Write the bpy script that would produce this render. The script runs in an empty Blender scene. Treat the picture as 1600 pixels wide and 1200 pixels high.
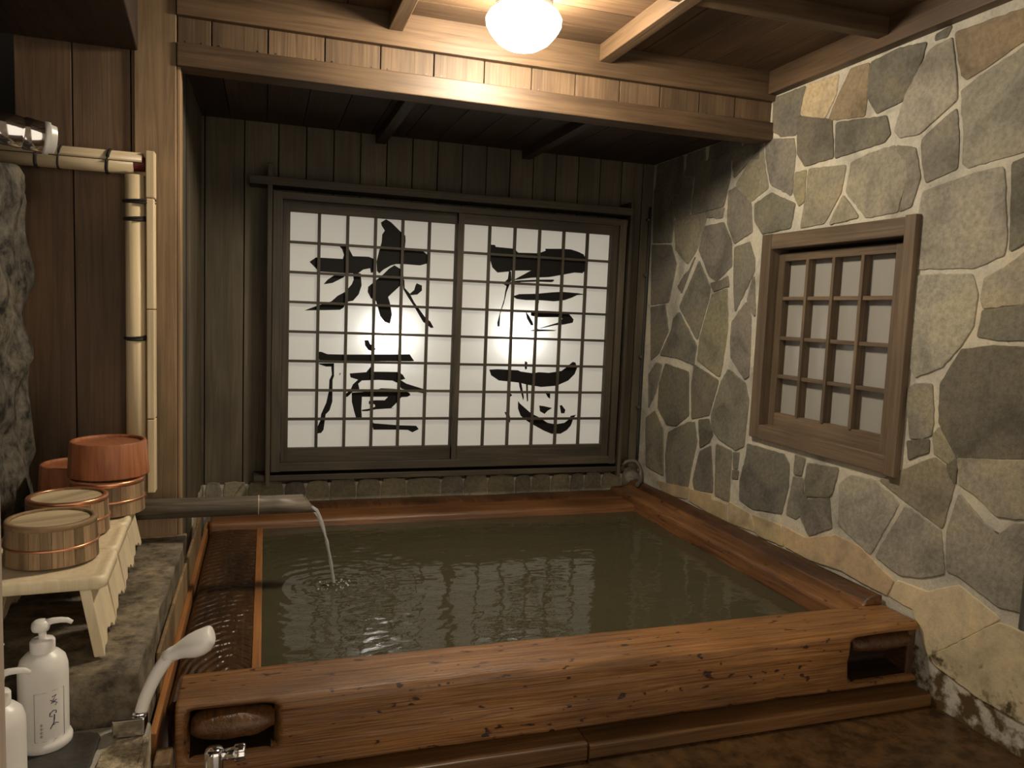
import bpy, bmesh, math, random
from mathutils import Vector, Matrix, noise as mnoise

random.seed(7)
SC = bpy.context.scene
COL = SC.collection
PI = math.pi

# ---------------------------------------------------------------- camera
cam_d = bpy.data.cameras.new('camera')
cam_d.sensor_width = 36.0
cam_d.lens = 26.775
cam_d.clip_start = 0.02
cam = bpy.data.objects.new('camera', cam_d)
COL.objects.link(cam)
cam.matrix_world = Matrix(((0.95112, -0.00899, -0.30868, 0.0),
                           (-0.30622, 0.10181, -0.94650, 0.0),
                           (0.03994, 0.99476, 0.09408, 1.26),
                           (0, 0, 0, 1)))
SC.camera = cam

# ---------------------------------------------------------------- world, exposure
SC.view_settings.view_transform = 'Standard'
SC.view_settings.look = 'None'
SC.view_settings.gamma = 1.0
SC.view_settings.use_curve_mapping = False
SC.view_settings.exposure = 0.72
wd = bpy.data.worlds.new('washroom_bounce')
SC.world = wd
wd.use_nodes = True
wd.node_tree.nodes['Background'].inputs[0].default_value = (1.0, 0.86, 0.68, 1)
wd.node_tree.nodes['Background'].inputs[1].default_value = 0.78
LAMP_STRENGTH = 106.0
LAMP_COLOR = (1.0, 0.87, 0.68, 1)
BULB_STRENGTH = 78.0
PAPER_GLOW = 0.09

# ---------------------------------------------------------------- materials
def new_mat(name):
    m = bpy.data.materials.new(name)
    m.use_nodes = True
    nt = m.node_tree
    b = nt.nodes['Principled BSDF']
    return m, nt, b

def N(nt, t, **kw):
    n = nt.nodes.new(t)
    for k, v in kw.items():
        setattr(n, k, v)
    return n

def ramp(nt, stops, src):
    r = N(nt, 'ShaderNodeValToRGB')
    e = r.color_ramp.elements
    while len(e) < len(stops):
        e.new(0.5)
    for i, (p, c) in enumerate(stops):
        e[i].position = p
        e[i].color = (c[0], c[1], c[2], 1) if not isinstance(c, (int, float)) else (c, c, c, 1)
    nt.links.new(src, r.inputs[0])
    return r

def mixc(nt, a, b, f, mode='MIX'):
    m = N(nt, 'ShaderNodeMix', data_type='RGBA', blend_type=mode)
    for sock, val in ((m.inputs[0], f), (m.inputs[6], a), (m.inputs[7], b)):
        if hasattr(val, 'links'):
            nt.links.new(val, sock)
        elif isinstance(val, (int, float)):
            sock.default_value = val
        else:
            sock.default_value = (val[0], val[1], val[2], 1)
    return m.outputs[2]

def plain(name, col, rough=0.5, metal=0.0, spec=0.5, bump=0.0, bscale=60, trans=0.0, coat=0.0):
    m, nt, b = new_mat(name)
    b.inputs['Base Color'].default_value = (*col, 1)
    b.inputs['Roughness'].default_value = rough
    b.inputs['Metallic'].default_value = metal
    b.inputs['Specular IOR Level'].default_value = spec
    b.inputs['Transmission Weight'].default_value = trans
    b.inputs['Coat Weight'].default_value = coat
    if bump:
        tc = N(nt, 'ShaderNodeTexCoord')
        n = N(nt, 'ShaderNodeTexNoise')
        n.inputs['Scale'].default_value = bscale
        n.inputs['Detail'].default_value = 5
        nt.links.new(tc.outputs['Object'], n.inputs['Vector'])
        bp = N(nt, 'ShaderNodeBump')
        bp.inputs['Strength'].default_value = bump
        bp.inputs['Distance'].default_value = 0.01
        nt.links.new(n.outputs[0], bp.inputs['Height'])
        nt.links.new(bp.outputs[0], b.inputs['Normal'])
    return m

def wood(name, c1, c2, axis='X', fine=55, along=1.6, rough=0.6, bump=0.25, isl=0.25, blotch=0.45,
         spots=None, dist=1.4, spec=0.35, ripple=0.0, contrast=(0.3, 0.7)):
    """grain running along `axis`; tone varies board by board"""
    m, nt, b = new_mat(name)
    tc = N(nt, 'ShaderNodeTexCoord')
    geo = N(nt, 'ShaderNodeNewGeometry')
    vm = N(nt, 'ShaderNodeVectorMath', operation='MULTIPLY_ADD')
    cx = N(nt, 'ShaderNodeCombineXYZ')
    mul = N(nt, 'ShaderNodeMath', operation='MULTIPLY')
    mul.inputs[1].default_value = 9.0
    nt.links.new(geo.outputs['Random Per Island'], mul.inputs[0])
    for i in range(3):
        nt.links.new(mul.outputs[0], cx.inputs[i])
    vm.inputs[1].default_value = (1, 1, 1)
    nt.links.new(tc.outputs['Object'], vm.inputs[0])
    nt.links.new(cx.outputs[0], vm.inputs[2])
    mp = N(nt, 'ShaderNodeMapping')
    s = [fine, fine, fine]
    s['XYZ'.index(axis)] = along
    mp.inputs['Scale'].default_value = s
    nt.links.new(vm.outputs[0], mp.inputs['Vector'])
    n1 = N(nt, 'ShaderNodeTexNoise')
    n1.inputs['Scale'].default_value = 1.0
    n1.inputs['Detail'].default_value = 6
    n1.inputs['Roughness'].default_value = 0.62
    n1.inputs['Distortion'].default_value = dist
    nt.links.new(mp.outputs[0], n1.inputs['Vector'])
    r1 = ramp(nt, [(contrast[0], c1), (contrast[1], c2)], n1.outputs[0])
    n2 = N(nt, 'ShaderNodeTexNoise')
    n2.inputs['Scale'].default_value = 3.2
    n2.inputs['Detail'].default_value = 3
    mp2 = N(nt, 'ShaderNodeMapping')
    s2 = [1.6, 1.6, 1.6]
    s2['XYZ'.index(axis)] = 0.6
    mp2.inputs['Scale'].default_value = s2
    nt.links.new(vm.outputs[0], mp2.inputs['Vector'])
    nt.links.new(mp2.outputs[0], n2.inputs['Vector'])
    r2 = ramp(nt, [(0.3, 1 - blotch), (0.7, 1.12)], n2.outputs[0])
    col = mixc(nt, r1.outputs[0], r2.outputs[0], 1.0, 'MULTIPLY')
    hs = N(nt, 'ShaderNodeHueSaturation')
    mr = N(nt, 'ShaderNodeMapRange')
    mr.inputs['To Min'].default_value = 1 - isl
    mr.inputs['To Max'].default_value = 1 + isl
    nt.links.new(geo.outputs['Random Per Island'], mr.inputs['Value'])
    nt.links.new(mr.outputs[0], hs.inputs['Value'])
    nt.links.new(col, hs.inputs['Color'])
    col = hs.outputs[0]
    if spots:                                    # worm holes, pits and dark blemishes
        n3 = N(nt, 'ShaderNodeTexNoise')
        n3.inputs['Scale'].default_value = spots[0]
        n3.inputs['Detail'].default_value = 2
        mp3 = N(nt, 'ShaderNodeMapping')
        s3 = [1.7, 1.7, 1.7]
        s3['XYZ'.index(axis)] = 0.8
        mp3.inputs['Scale'].default_value = s3
        nt.links.new(tc.outputs['Object'], mp3.inputs['Vector'])
        nt.links.new(mp3.outputs[0], n3.inputs['Vector'])
        r3 = ramp(nt, [(spots[1], 0), (spots[1] + 0.04, 1)], n3.outputs[0])
        col = mixc(nt, col, spots[2], r3.outputs[0])
    nt.links.new(col, b.inputs['Base Color'])
    b.inputs['Roughness'].default_value = rough
    b.inputs['Specular IOR Level'].default_value = spec
    bp = N(nt, 'ShaderNodeBump')
    bp.inputs['Strength'].default_value = bump
    bp.inputs['Distance'].default_value = 0.004
    nt.links.new(n1.outputs[0], bp.inputs['Height'])
    nout = bp.outputs[0]
    if ripple:                                   # thin water running over the timber
        w = N(nt, 'ShaderNodeTexWave', wave_type='RINGS', rings_direction='Z')
        w.inputs['Scale'].default_value = 7
        w.inputs['Distortion'].default_value = 3.0
        w.inputs['Detail'].default_value = 2.5
        w.inputs['Detail Scale'].default_value = 1.6
        mpw = N(nt, 'ShaderNodeMapping')
        mpw.inputs['Location'].default_value = (2.3, 0.72, 0)
        mpw.inputs['Scale'].default_value = (2.2, 1, 1)
        nt.links.new(tc.outputs['Object'], mpw.inputs['Vector'])
        nt.links.new(mpw.outputs[0], w.inputs['Vector'])
        b2 = N(nt, 'ShaderNodeBump')
        b2.inputs['Strength'].default_value = ripple
        b2.inputs['Distance'].default_value = 0.012
        nt.links.new(w.outputs[1], b2.inputs['Height'])
        nt.links.new(bp.outputs[0], b2.inputs['Normal'])
        nout = b2.outputs[0]
    nt.links.new(nout, b.inputs['Normal'])
    return m

def stone(name, rough=0.75, speck=0.35, stain=None, tint=True, base=(0.2, 0.18, 0.14), bump=0.5, bscale=38):
    m, nt, b = new_mat(name)
    tc = N(nt, 'ShaderNodeTexCoord')
    geo = N(nt, 'ShaderNodeNewGeometry')
    n1 = N(nt, 'ShaderNodeTexNoise')
    n1.inputs['Scale'].default_value = 4.6
    n1.inputs['Detail'].default_value = 5
    n1.inputs['Distortion'].default_value = 0.8
    n2 = N(nt, 'ShaderNodeTexNoise')
    n2.inputs['Scale'].default_value = bscale
    n2.inputs['Detail'].default_value = 8
    n2.inputs['Roughness'].default_value = 0.7
    for n in (n1, n2):
        nt.links.new(tc.outputs['Object'], n.inputs['Vector'])
    if tint:
        a = N(nt, 'ShaderNodeAttribute', attribute_name='tint')
        src = a.outputs['Color']
    else:
        rgb = N(nt, 'ShaderNodeRGB')
        rgb.outputs[0].default_value = (*base, 1)
        src = rgb.outputs[0]
    r1 = ramp(nt, [(0.32, (0.62, 0.62, 0.6)), (0.5, (1, 1, 1)), (0.72, (1.28, 1.22, 1.05))], n1.outputs[0])
    c = mixc(nt, src, r1.outputs[0], 1.0, 'MULTIPLY')
    r2 = ramp(nt, [(0.36, (1 - speck * 1.2,) * 3), (0.52, (1, 1, 1)), (0.68, (1 + speck,) * 3)], n2.outputs[0])
    c = mixc(nt, c, r2.outputs[0], 1.0, 'MULTIPLY')
    if stain:
        n3 = N(nt, 'ShaderNodeTexNoise')
        n3.inputs['Scale'].default_value = stain[0]
        n3.inputs['Detail'].default_value = 4
        n3.inputs['Roughness'].default_value = 0.6
        nt.links.new(tc.outputs['Object'], n3.inputs['Vector'])
        sx = N(nt, 'ShaderNodeSeparateXYZ')
        nt.links.new(tc.outputs['Object'], sx.inputs[0])
        mr = N(nt, 'ShaderNodeMapRange')             # splash-back mould sits low on the wall
        mr.inputs['From Min'].default_value = stain[1]
        mr.inputs['From Max'].default_value = stain[2]
        mr.inputs['To Min'].default_value = 0.24
        mr.inputs['To Max'].default_value = -0.16
        nt.links.new(sx.outputs['Z'], mr.inputs['Value'])
        ad = N(nt, 'ShaderNodeMath', operation='ADD')
        nt.links.new(n3.outputs[0], ad.inputs[0])
        nt.links.new(mr.outputs[0], ad.inputs[1])
        r3 = ramp(nt, [(0.53, 0), (0.66, 1)], ad.outputs[0])
        c = mixc(nt, c, stain[3], r3.outputs[0])
    nt.links.new(c, b.inputs['Base Color'])
    b.inputs['Roughness'].default_value = rough
    b.inputs['Specular IOR Level'].default_value = 0.3
    bp = N(nt, 'ShaderNodeBump')
    bp.inputs['Strength'].default_value = bump
    bp.inputs['Distance'].default_value = 0.008
    nt.links.new(n2.outputs[0], bp.inputs['Height'])
    nt.links.new(bp.outputs[0], b.inputs['Normal'])
    return m

M = {}
M['ceil_x'] = wood('ceiling_board_x', (0.07, 0.039, 0.02), (0.15, 0.09, 0.047), 'X', rough=0.6)
M['ceil_y'] = wood('ceiling_board_y', (0.07, 0.039, 0.02), (0.15, 0.09, 0.047), 'Y', rough=0.6)
M['shaded_ceil'] = wood('shaded_ceiling_board', (0.03, 0.018, 0.012), (0.075, 0.047, 0.03), 'Y')  # darker copy of the ceiling boards, shade of recess and soffit in its colour
M['beam_x'] = wood('header_timber', (0.07, 0.041, 0.021), (0.142, 0.088, 0.047), 'X', fine=40, rough=0.5, isl=0.12)
M['beam_y'] = wood('batten_timber', (0.07, 0.041, 0.021), (0.142, 0.088, 0.047), 'Y', fine=40, rough=0.5, isl=0.12)
M['board_z'] = wood('header_board', (0.073, 0.043, 0.022), (0.158, 0.102, 0.056), 'Z', fine=60, rough=0.6, isl=0.14)
M['post'] = wood('post_timber', (0.2, 0.13, 0.07), (0.34, 0.23, 0.13), 'Z', fine=45, rough=0.6, isl=0.12)
M['wall_board'] = wood('brown_wall_board', (0.11, 0.065, 0.036), (0.2, 0.125, 0.072), 'Z', fine=40, isl=0.2)
M['back_board'] = wood('dark_wall_board', (0.07, 0.057, 0.035), (0.125, 0.102, 0.066), 'Z', fine=45, isl=0.2)
M['frame'] = wood('lattice_timber', (0.036, 0.029, 0.019), (0.083, 0.067, 0.045), 'X', fine=50, isl=0.15)
M['frame_z'] = wood('lattice_timber_upright', (0.036, 0.029, 0.019), (0.083, 0.067, 0.045), 'Z', fine=50, isl=0.15)
M['sash'] = wood('window_timber', (0.085, 0.058, 0.035), (0.19, 0.135, 0.085), 'Y', fine=60, isl=0.2)
M['sash_z'] = wood('window_timber_upright', (0.085, 0.058, 0.035), (0.19, 0.135, 0.085), 'Z', fine=60, isl=0.2)
M['bath_x'] = wood('bath_timber', (0.15, 0.057, 0.015), (0.39, 0.19, 0.064), 'X', fine=130, along=2.2, rough=0.36, bump=0.6,
                   isl=0.05, blotch=0.5, contrast=(0.34, 0.66), spots=(30, 0.655, (0.035, 0.012, 0.005)), spec=0.5)
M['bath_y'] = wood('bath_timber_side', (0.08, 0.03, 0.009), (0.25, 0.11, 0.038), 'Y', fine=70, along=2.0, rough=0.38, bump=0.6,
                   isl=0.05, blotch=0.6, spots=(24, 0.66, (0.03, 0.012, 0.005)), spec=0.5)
M['bath_wet'] = wood('bath_timber_under_water_film', (0.032, 0.014, 0.005), (0.1, 0.046, 0.016), 'Y', fine=50, rough=0.28, bump=0.3,
                     isl=0.0, blotch=0.7, spec=0.5, ripple=0.75)
M['bath_end'] = wood('log_end_grain', (0.06, 0.024, 0.008), (0.21, 0.095, 0.033), 'Y', fine=60, rough=0.35, bump=0.7, isl=0.0, spec=0.5)
M['sill'] = wood('floor_plank', (0.075, 0.03, 0.01), (0.2, 0.105, 0.038), 'X', fine=70, rough=0.4, isl=0.2, spec=0.4)
M['orange'] = wood('orange_lath', (0.28, 0.11, 0.03), (0.46, 0.2, 0.06), 'Y', rough=0.5)
M['clad'] = wood('stained_cladding', (0.17, 0.1, 0.045), (0.36, 0.25, 0.13), 'Z', fine=30, rough=0.6)
M['stool'] = wood('cream_stool', (0.72, 0.58, 0.36), (0.86, 0.74, 0.52), 'Z', fine=40, along=3, rough=0.4, bump=0.05, isl=0.05, blotch=0.1)
M['bucket'] = wood('cedar_stave', (0.2, 0.12, 0.062), (0.42, 0.29, 0.165), 'Z', fine=70, rough=0.55, isl=0.38)
M['bucket_board'] = wood('cedar_base_board', (0.4, 0.3, 0.17), (0.66, 0.53, 0.34), 'X', fine=22, along=1, rough=0.6, isl=0.28)
M['bucket_dark'] = wood('dark_cedar_rim', (0.2, 0.13, 0.07), (0.36, 0.24, 0.13), 'X', fine=30, rough=0.55, isl=0.1)
M['rust'] = wood('red_brown_tub', (0.26, 0.085, 0.035), (0.46, 0.18, 0.08), 'Z', fine=45, rough=0.5, isl=0.1, blotch=0.4)
M['copper'] = plain('copper_hoop', (0.75, 0.36, 0.2), 0.32, 0.85)
M['bamboo'] = wood('pale_bamboo', (0.6, 0.47, 0.28), (0.78, 0.64, 0.42), 'Z', fine=60, along=1, rough=0.4, bump=0.08, isl=0.08, blotch=0.2)
M['bamboo_x'] = wood('pale_bamboo_level', (0.5, 0.4, 0.25), (0.7, 0.57, 0.38), 'X', fine=60, along=1, rough=0.4, bump=0.08, isl=0.08, blotch=0.2)
M['spout'] = wood('grey_bamboo', (0.1, 0.08, 0.058), (0.28, 0.235, 0.18), 'X', fine=50, along=3, rough=0.45, bump=0.15, isl=0.05, blotch=0.6)
M['cord'] = plain('black_palm_cord', (0.02, 0.016, 0.012), 0.8, bump=0.5, bscale=200)
M['wine'] = plain('wine_red_pipe', (0.09, 0.014, 0.012), 0.2)
M['white'] = plain('white_plastic', (0.82, 0.79, 0.74), 0.35)
M['ink'] = plain('label_ink', (0.05, 0.03, 0.09), 0.5)
M['grey_ink'] = plain('label_line', (0.35, 0.33, 0.31), 0.5)
M['chrome'] = plain('chrome', (0.75, 0.75, 0.76), 0.12, 1.0)
M['bath_rough'] = wood('crusted_bath_timber', (0.03, 0.011, 0.004), (0.14, 0.058, 0.02), 'Y', fine=60, along=6, rough=0.45, bump=1.0, isl=0.0, blotch=0.6, spec=0.5)
M['notch_black'] = wood('black_notch_wood', (0.006, 0.004, 0.003), (0.03, 0.013, 0.006), 'X', rough=0.5, isl=0.0)  # near-black wood on the recessed faces of both notches; the right one is rotted
M['iron'] = plain('black_rubber', (0.02, 0.02, 0.02), 0.5)
M['hose'] = plain('grey_hose', (0.09, 0.08, 0.06), 0.45)
M['pipe'] = plain('grey_pipe', (0.3, 0.32, 0.31), 0.45)
M['nail'] = plain('nail_head', (0.1, 0.085, 0.07), 0.5, 0.3)
M['ledge'] = stone('ledge_stone', tint=False, base=(0.2, 0.165, 0.115), bump=1.0, bscale=20, speck=0.55, rough=0.6)
M['slate'] = stone('slate_tile', tint=False, base=(0.06, 0.055, 0.048), bump=0.25, bscale=30, rough=0.45)
M['granite'] = stone('beige_granite', tint=False, base=(0.42, 0.34, 0.22), bump=0.4, bscale=90, speck=0.5)
M['rock'] = stone('rough_rock', tint=False, base=(0.1, 0.09, 0.072), bump=1.0, bscale=17, speck=0.75)
M['pale_post'] = wood('pale_post_timber', (0.42, 0.33, 0.25), (0.6, 0.49, 0.39), 'Z', fine=45, isl=0.05)
M['bath_dark'] = wood('bath_timber_back', (0.075, 0.028, 0.008), (0.22, 0.095, 0.032), 'X', fine=70, along=2.0, rough=0.38, bump=0.6, isl=0.05, blotch=0.5, spec=0.5)  # darker bath timber for the back beam
M['mortar'] = stone('mortar', tint=False, base=(0.5, 0.465, 0.385), bump=0.5, bscale=70, speck=0.12, rough=0.85,
                    stain=(14, -0.05, 0.3, (0.09, 0.055, 0.02)))
M['stone'] = stone('wall_stone', bump=0.6, speck=0.2, bscale=60)
M['plaster'] = stone('mineral_crust', bump=0.4, speck=0.12, stain=(17, -0.05, 0.34, (0.07, 0.055, 0.022)))
M['floor'] = stone('wet_floor_stone', tint=False, base=(0.06, 0.032, 0.013), bump=0.45, bscale=14, speck=0.5, rough=0.22)
M['void'] = plain('painted_darkness', (0.012, 0.01, 0.008), 0.9)  # near-black colour stands in for darkness in gaps and behind boards
M['box'] = plain('white_light_box', (0.17, 0.16, 0.14), 0.9)
M['glyph'] = plain('brush_black', (0.01, 0.009, 0.009), 0.6, spec=0.12)

def make_emit(name, col, s):
    m, nt, b = new_mat(name)
    b.inputs['Base Color'].default_value = (0.9, 0.88, 0.84, 1)
    b.inputs['Emission Color'].default_value = col
    b.inputs['Emission Strength'].default_value = s
    return m
M['globe'] = make_emit('lit_opal_glass', LAMP_COLOR, LAMP_STRENGTH)
M['lamp_base'] = plain('brown_lamp_base', (0.03, 0.021, 0.015), 0.6, 0.0)
M['bulb'] = make_emit('lit_bulb', (0.95, 0.97, 1.0, 1), BULB_STRENGTH)

def make_paper():
    m, nt, b = new_mat('backlit_paper')
    nt.nodes.remove(b)
    out = nt.nodes['Material Output']
    d = N(nt, 'ShaderNodeBsdfDiffuse')
    d.inputs[0].default_value = (0.6, 0.57, 0.5, 1)
    t = N(nt, 'ShaderNodeBsdfTranslucent')
    t.inputs[0].default_value = (0.85, 0.84, 0.8, 1)
    e = N(nt, 'ShaderNodeEmission')
    e.inputs[0].default_value = (1.0, 0.93, 0.81, 1)
    e.inputs[1].default_value = PAPER_GLOW
    mx = N(nt, 'ShaderNodeMixShader')
    mx.inputs[0].default_value = 0.75
    nt.links.new(d.outputs[0], mx.inputs[1])
    nt.links.new(t.outputs[0], mx.inputs[2])
    ad = N(nt, 'ShaderNodeAddShader')
    nt.links.new(mx.outputs[0], ad.inputs[0])
    nt.links.new(e.outputs[0], ad.inputs[1])
    nt.links.new(ad.outputs[0], out.inputs[0])
    return m
M['paper'] = make_paper()

def make_frost():
    m, nt, b = new_mat('frosted_glass')
    b.inputs['Base Color'].default_value = (0.31, 0.295, 0.265, 1)
    b.inputs['Roughness'].default_value = 0.24
    b.inputs['Specular IOR Level'].default_value = 0.6
    tc = N(nt, 'ShaderNodeTexCoord')
    n = N(nt, 'ShaderNodeTexNoise')
    n.inputs['Scale'].default_value = 260
    nt.links.new(tc.outputs['Object'], n.inputs['Vector'])
    bp = N(nt, 'ShaderNodeBump')
    bp.inputs['Strength'].default_value = 0.25
    bp.inputs['Distance'].default_value = 0.002
    nt.links.new(n.outputs[0], bp.inputs['Height'])
    nt.links.new(bp.outputs[0], b.inputs['Normal'])
    return m
M['frost'] = make_frost()

def make_water():
    m, nt, b = new_mat('murky_bath_water')
    nt.nodes.remove(b)
    out = nt.nodes['Material Output']
    tc = N(nt, 'ShaderNodeTexCoord')
    n = N(nt, 'ShaderNodeTexNoise')
    n.inputs['Scale'].default_value = 9
    n.inputs['Detail'].default_value = 4
    mp = N(nt, 'ShaderNodeMapping')
    mp.inputs['Scale'].default_value = (1, 1.8, 1)
    nt.links.new(tc.outputs['Object'], mp.inputs[0])
    nt.links.new(mp.outputs[0], n.inputs['Vector'])
    bp = N(nt, 'ShaderNodeBump')
    bp.inputs['Strength'].default_value = 0.16
    bp.inputs['Distance'].default_value = 0.012
    nt.links.new(n.outputs[0], bp.inputs['Height'])
    d = N(nt, 'ShaderNodeBsdfDiffuse')
    d.inputs[0].default_value = (0.07, 0.062, 0.034, 1)
    tr = N(nt, 'ShaderNodeBsdfTransparent')
    tr.inputs[0].default_value = (0.5, 0.42, 0.2, 1)
    g = N(nt, 'ShaderNodeBsdfGlossy')
    g.inputs['Roughness'].default_value = 0.03
    nt.links.new(bp.outputs[0], g.inputs['Normal'])
    fr = N(nt, 'ShaderNodeFresnel')
    fr.inputs[0].default_value = 1.33
    nt.links.new(bp.outputs[0], fr.inputs['Normal'])
    m1 = N(nt, 'ShaderNodeMixShader')
    m1.inputs[0].default_value = 0.22
    nt.links.new(d.outputs[0], m1.inputs[1])
    nt.links.new(tr.outputs[0], m1.inputs[2])
    m2 = N(nt, 'ShaderNodeMixShader')
    nt.links.new(fr.outputs[0], m2.inputs[0])
    nt.links.new(m1.outputs[0], m2.inputs[1])
    nt.links.new(g.outputs[0], m2.inputs[2])
    nt.links.new(m2.outputs[0], out.inputs[0])
    return m
M['water'] = make_water()
M['stream'] = plain('falling_water', (0.9, 0.93, 0.93), 0.12, trans=0.72)

# ---------------------------------------------------------------- mesh helpers
class MB:
    def __init__(s):
        s.v, s.f, s.mi, s.tint, s.sm = [], [], [], [], []
    def face(s, idx, mi=0, tint=None, smooth=False):
        s.f.append(tuple(idx)); s.mi.append(mi); s.tint.append(tint); s.sm.append(smooth)
    def box(s, a, b, mi=0, tint=None):
        (x0, y0, z0), (x1, y1, z1) = [tuple(min(p, q) for p, q in zip(a, b)), tuple(max(p, q) for p, q in zip(a, b))]
        n = len(s.v)
        s.v += [(x0, y0, z0), (x1, y0, z0), (x1, y1, z0), (x0, y1, z0), (x0, y0, z1), (x1, y0, z1), (x1, y1, z1), (x0, y1, z1)]
        for q in ((0, 3, 2, 1), (4, 5, 6, 7), (0, 1, 5, 4), (1, 2, 6, 5), (2, 3, 7, 6), (3, 0, 4, 7)):
            s.face([n + i for i in q], mi, tint)
        return s
    def ring_loft(s, rings, cap=True, mi=0, smooth=True, closed=True):
        n = len(s.v); k = len(rings[0])
        for r in rings:
            s.v += [tuple(p) for p in r]
        for i in range(len(rings) - 1):
            for j in range(k if closed else k - 1):
                a = n + i * k + j; b = n + i * k + (j + 1) % k
                s.face((a, b, b + k, a + k), mi, None, smooth)
        if cap:
            s.face([n + j for j in range(k)][::-1], mi)
            s.face([n + (len(rings) - 1) * k + j for j in range(k)], mi)
        return s
    def lathe(s, prof, c=(0, 0, 0), seg=40, axis='Z', mi=0, caps=True):
        rings = []
        for r, h in prof:
            ring = []
            for j in range(seg):
                a = 2 * PI * j / seg
                p = (r * math.cos(a), r * math.sin(a), h)
                if axis == 'X':
                    p = (h, r * math.cos(a), r * math.sin(a))
                elif axis == 'Y':
                    p = (r * math.sin(a), h, r * math.cos(a))
                ring.append((p[0] + c[0], p[1] + c[1], p[2] + c[2]))
            rings.append(ring)
        return s.ring_loft(rings, caps, mi)
    def tube(s, pts, rad, seg=12, mi=0, flat=1.0):
        pts = [Vector(p) for p in pts]
        if not isinstance(rad, (list, tuple)):
            rad = [rad] * len(pts)
        rings = []
        up = Vector((0, 0, 1))
        for i, p in enumerate(pts):
            t = (pts[min(i + 1, len(pts) - 1)] - pts[max(i - 1, 0)]).normalized()
            u = up if abs(t.dot(up)) < 0.97 else Vector((0, 1, 0))
            a = t.cross(u).normalized(); b = a.cross(t).normalized()
            rings.append([p + a * rad[i] * math.cos(2 * PI * j / seg) + b * rad[i] * flat * math.sin(2 * PI * j / seg) for j in range(seg)])
        return s.ring_loft(rings, True, mi)
    def prism(s, poly, h0, h1, to3, mi=0, tint=None):
        n = len(s.v); k = len(poly)
        s.v += [to3(u, v, h0) for u, v in poly] + [to3(u, v, h1) for u, v in poly]
        s.face([n + i for i in range(k)], mi, tint)
        s.face([n + k + i for i in range(k)][::-1], mi, tint)
        for i in range(k):
            j = (i + 1) % k
            s.face((n + i, n + k + i, n + k + j, n + j), mi, tint)
        return s
    def build(s, name, mats, parent=None, bevel=0, smooth_all=False, fix=True):
        me = bpy.data.meshes.new(name)
        off = Vector(parent.matrix_basis.translation) if parent is not None else Vector((0, 0, 0))
        if parent is not None and parent.parent is not None:
            off = off + Vector(parent.parent.matrix_basis.translation)
        me.from_pydata([tuple(Vector(p) - off) for p in s.v], [], s.f)
        if not isinstance(mats, (list, tuple)):
            mats = [mats]
        for m in mats:
            me.materials.append(M[m])
        for p, mi, sm in zip(me.polygons, s.mi, s.sm):
            p.material_index = mi
            p.use_smooth = sm or smooth_all
        if any(t is not None for t in s.tint):
            at = me.color_attributes.new('tint', 'FLOAT_COLOR', 'CORNER')
            for p, t in zip(me.polygons, s.tint):
                c = t or (0.2, 0.18, 0.14)
                for li in p.loop_indices:
                    at.data[li].color = (c[0], c[1], c[2], 1)
        if fix:
            bm = bmesh.new(); bm.from_mesh(me)
            bmesh.ops.recalc_face_normals(bm, faces=bm.faces)
            bm.to_mesh(me); bm.free()
        me.update()
        o = bpy.data.objects.new(name, me)
        COL.objects.link(o)
        if parent is not None:
            o.parent = parent
        if bevel:
            bv = o.modifiers.new('bevel', 'BEVEL')
            bv.width = bevel; bv.segments = 2; bv.limit_method = 'ANGLE'; bv.angle_limit = math.radians(40)
            bv.harden_normals = False
        return o

def box(a, b):
    return MB().box(a, b)

def thing(name, label, cat, loc=(0, 0, 0), group=None, kind=None):
    o = bpy.data.objects.new(name, None)
    COL.objects.link(o)
    o.location = loc
    o.empty_display_size = 0.05
    return tag(o, label, cat, group, kind)

def tag(o, label, cat, group=None, kind=None):
    o['label'] = label
    o['category'] = cat
    if group:
        o['group'] = group
    if kind:
        o['kind'] = kind
    return o

def struct(o, label, cat):
    return tag(o, label, cat, None, 'structure')

def copy_tree(o, parent=None):
    c = o.copy()
    COL.objects.link(c)
    if parent is not None:
        c.parent = parent
    for ch in o.children:
        copy_tree(ch, c)
    return c

def nz(x, y, z=0.0):
    return mnoise.noise(Vector((x, y, z)))

def grid_noise_block(mb, a, b, n, amp, freq, skip_bottom=True, mi=0):
    """box with subdivided, roughly hewn faces"""
    bm = bmesh.new()
    bmesh.ops.create_cube(bm, size=1)
    bmesh.ops.subdivide_edges(bm, edges=bm.edges[:], cuts=n, use_grid_fill=True)
    for v in bm.verts:
        p = Vector([a[i] + (v.co[i] + 0.5) * (b[i] - a[i]) for i in range(3)])
        # round the box a little
        q = p.copy()
        d = Vector((mnoise.noise(p * freq), mnoise.noise(p * freq + Vector((7, 3, 1))), mnoise.noise(p * freq + Vector((1, 9, 4)))))
        q += d * amp
        if skip_bottom and v.co.z < -0.49:
            q.z = p.z
        v.co = q
    base = len(mb.v)
    bm.verts.index_update()
    mb.v += [tuple(v.co) for v in bm.verts]
    for f in bm.faces:
        mb.face([base + v.index for v in f.verts], mi, None, True)
    bm.free()
    return mb

def smooth_poly(pts, step=0.018, jit=0.004, seed=0, cut=0.035):
    """round off the corners, then roughen the edge"""
    out = []
    k = len(pts)
    P = [Vector(p) for p in pts]
    for i in range(k):
        a, b, c = P[i - 1], P[i], P[(i + 1) % k]
        out.append(b.lerp(a, cut)); out.append(b.lerp(a, cut * 0.3).lerp(c, cut * 0.3)); out.append(b.lerp(c, cut))
    res = []
    for i in range(len(out)):
        a, b = out[i], out[(i + 1) % len(out)]
        n = max(1, int((b - a).length / step))
        for j in range(n):
            p = a.lerp(b, j / n)
            res.append((p.x + jit * nz(p.x * 60, p.y * 60, seed), p.y + jit * nz(p.x * 60 + 9, p.y * 60, seed + 3)))
    return res

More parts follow.
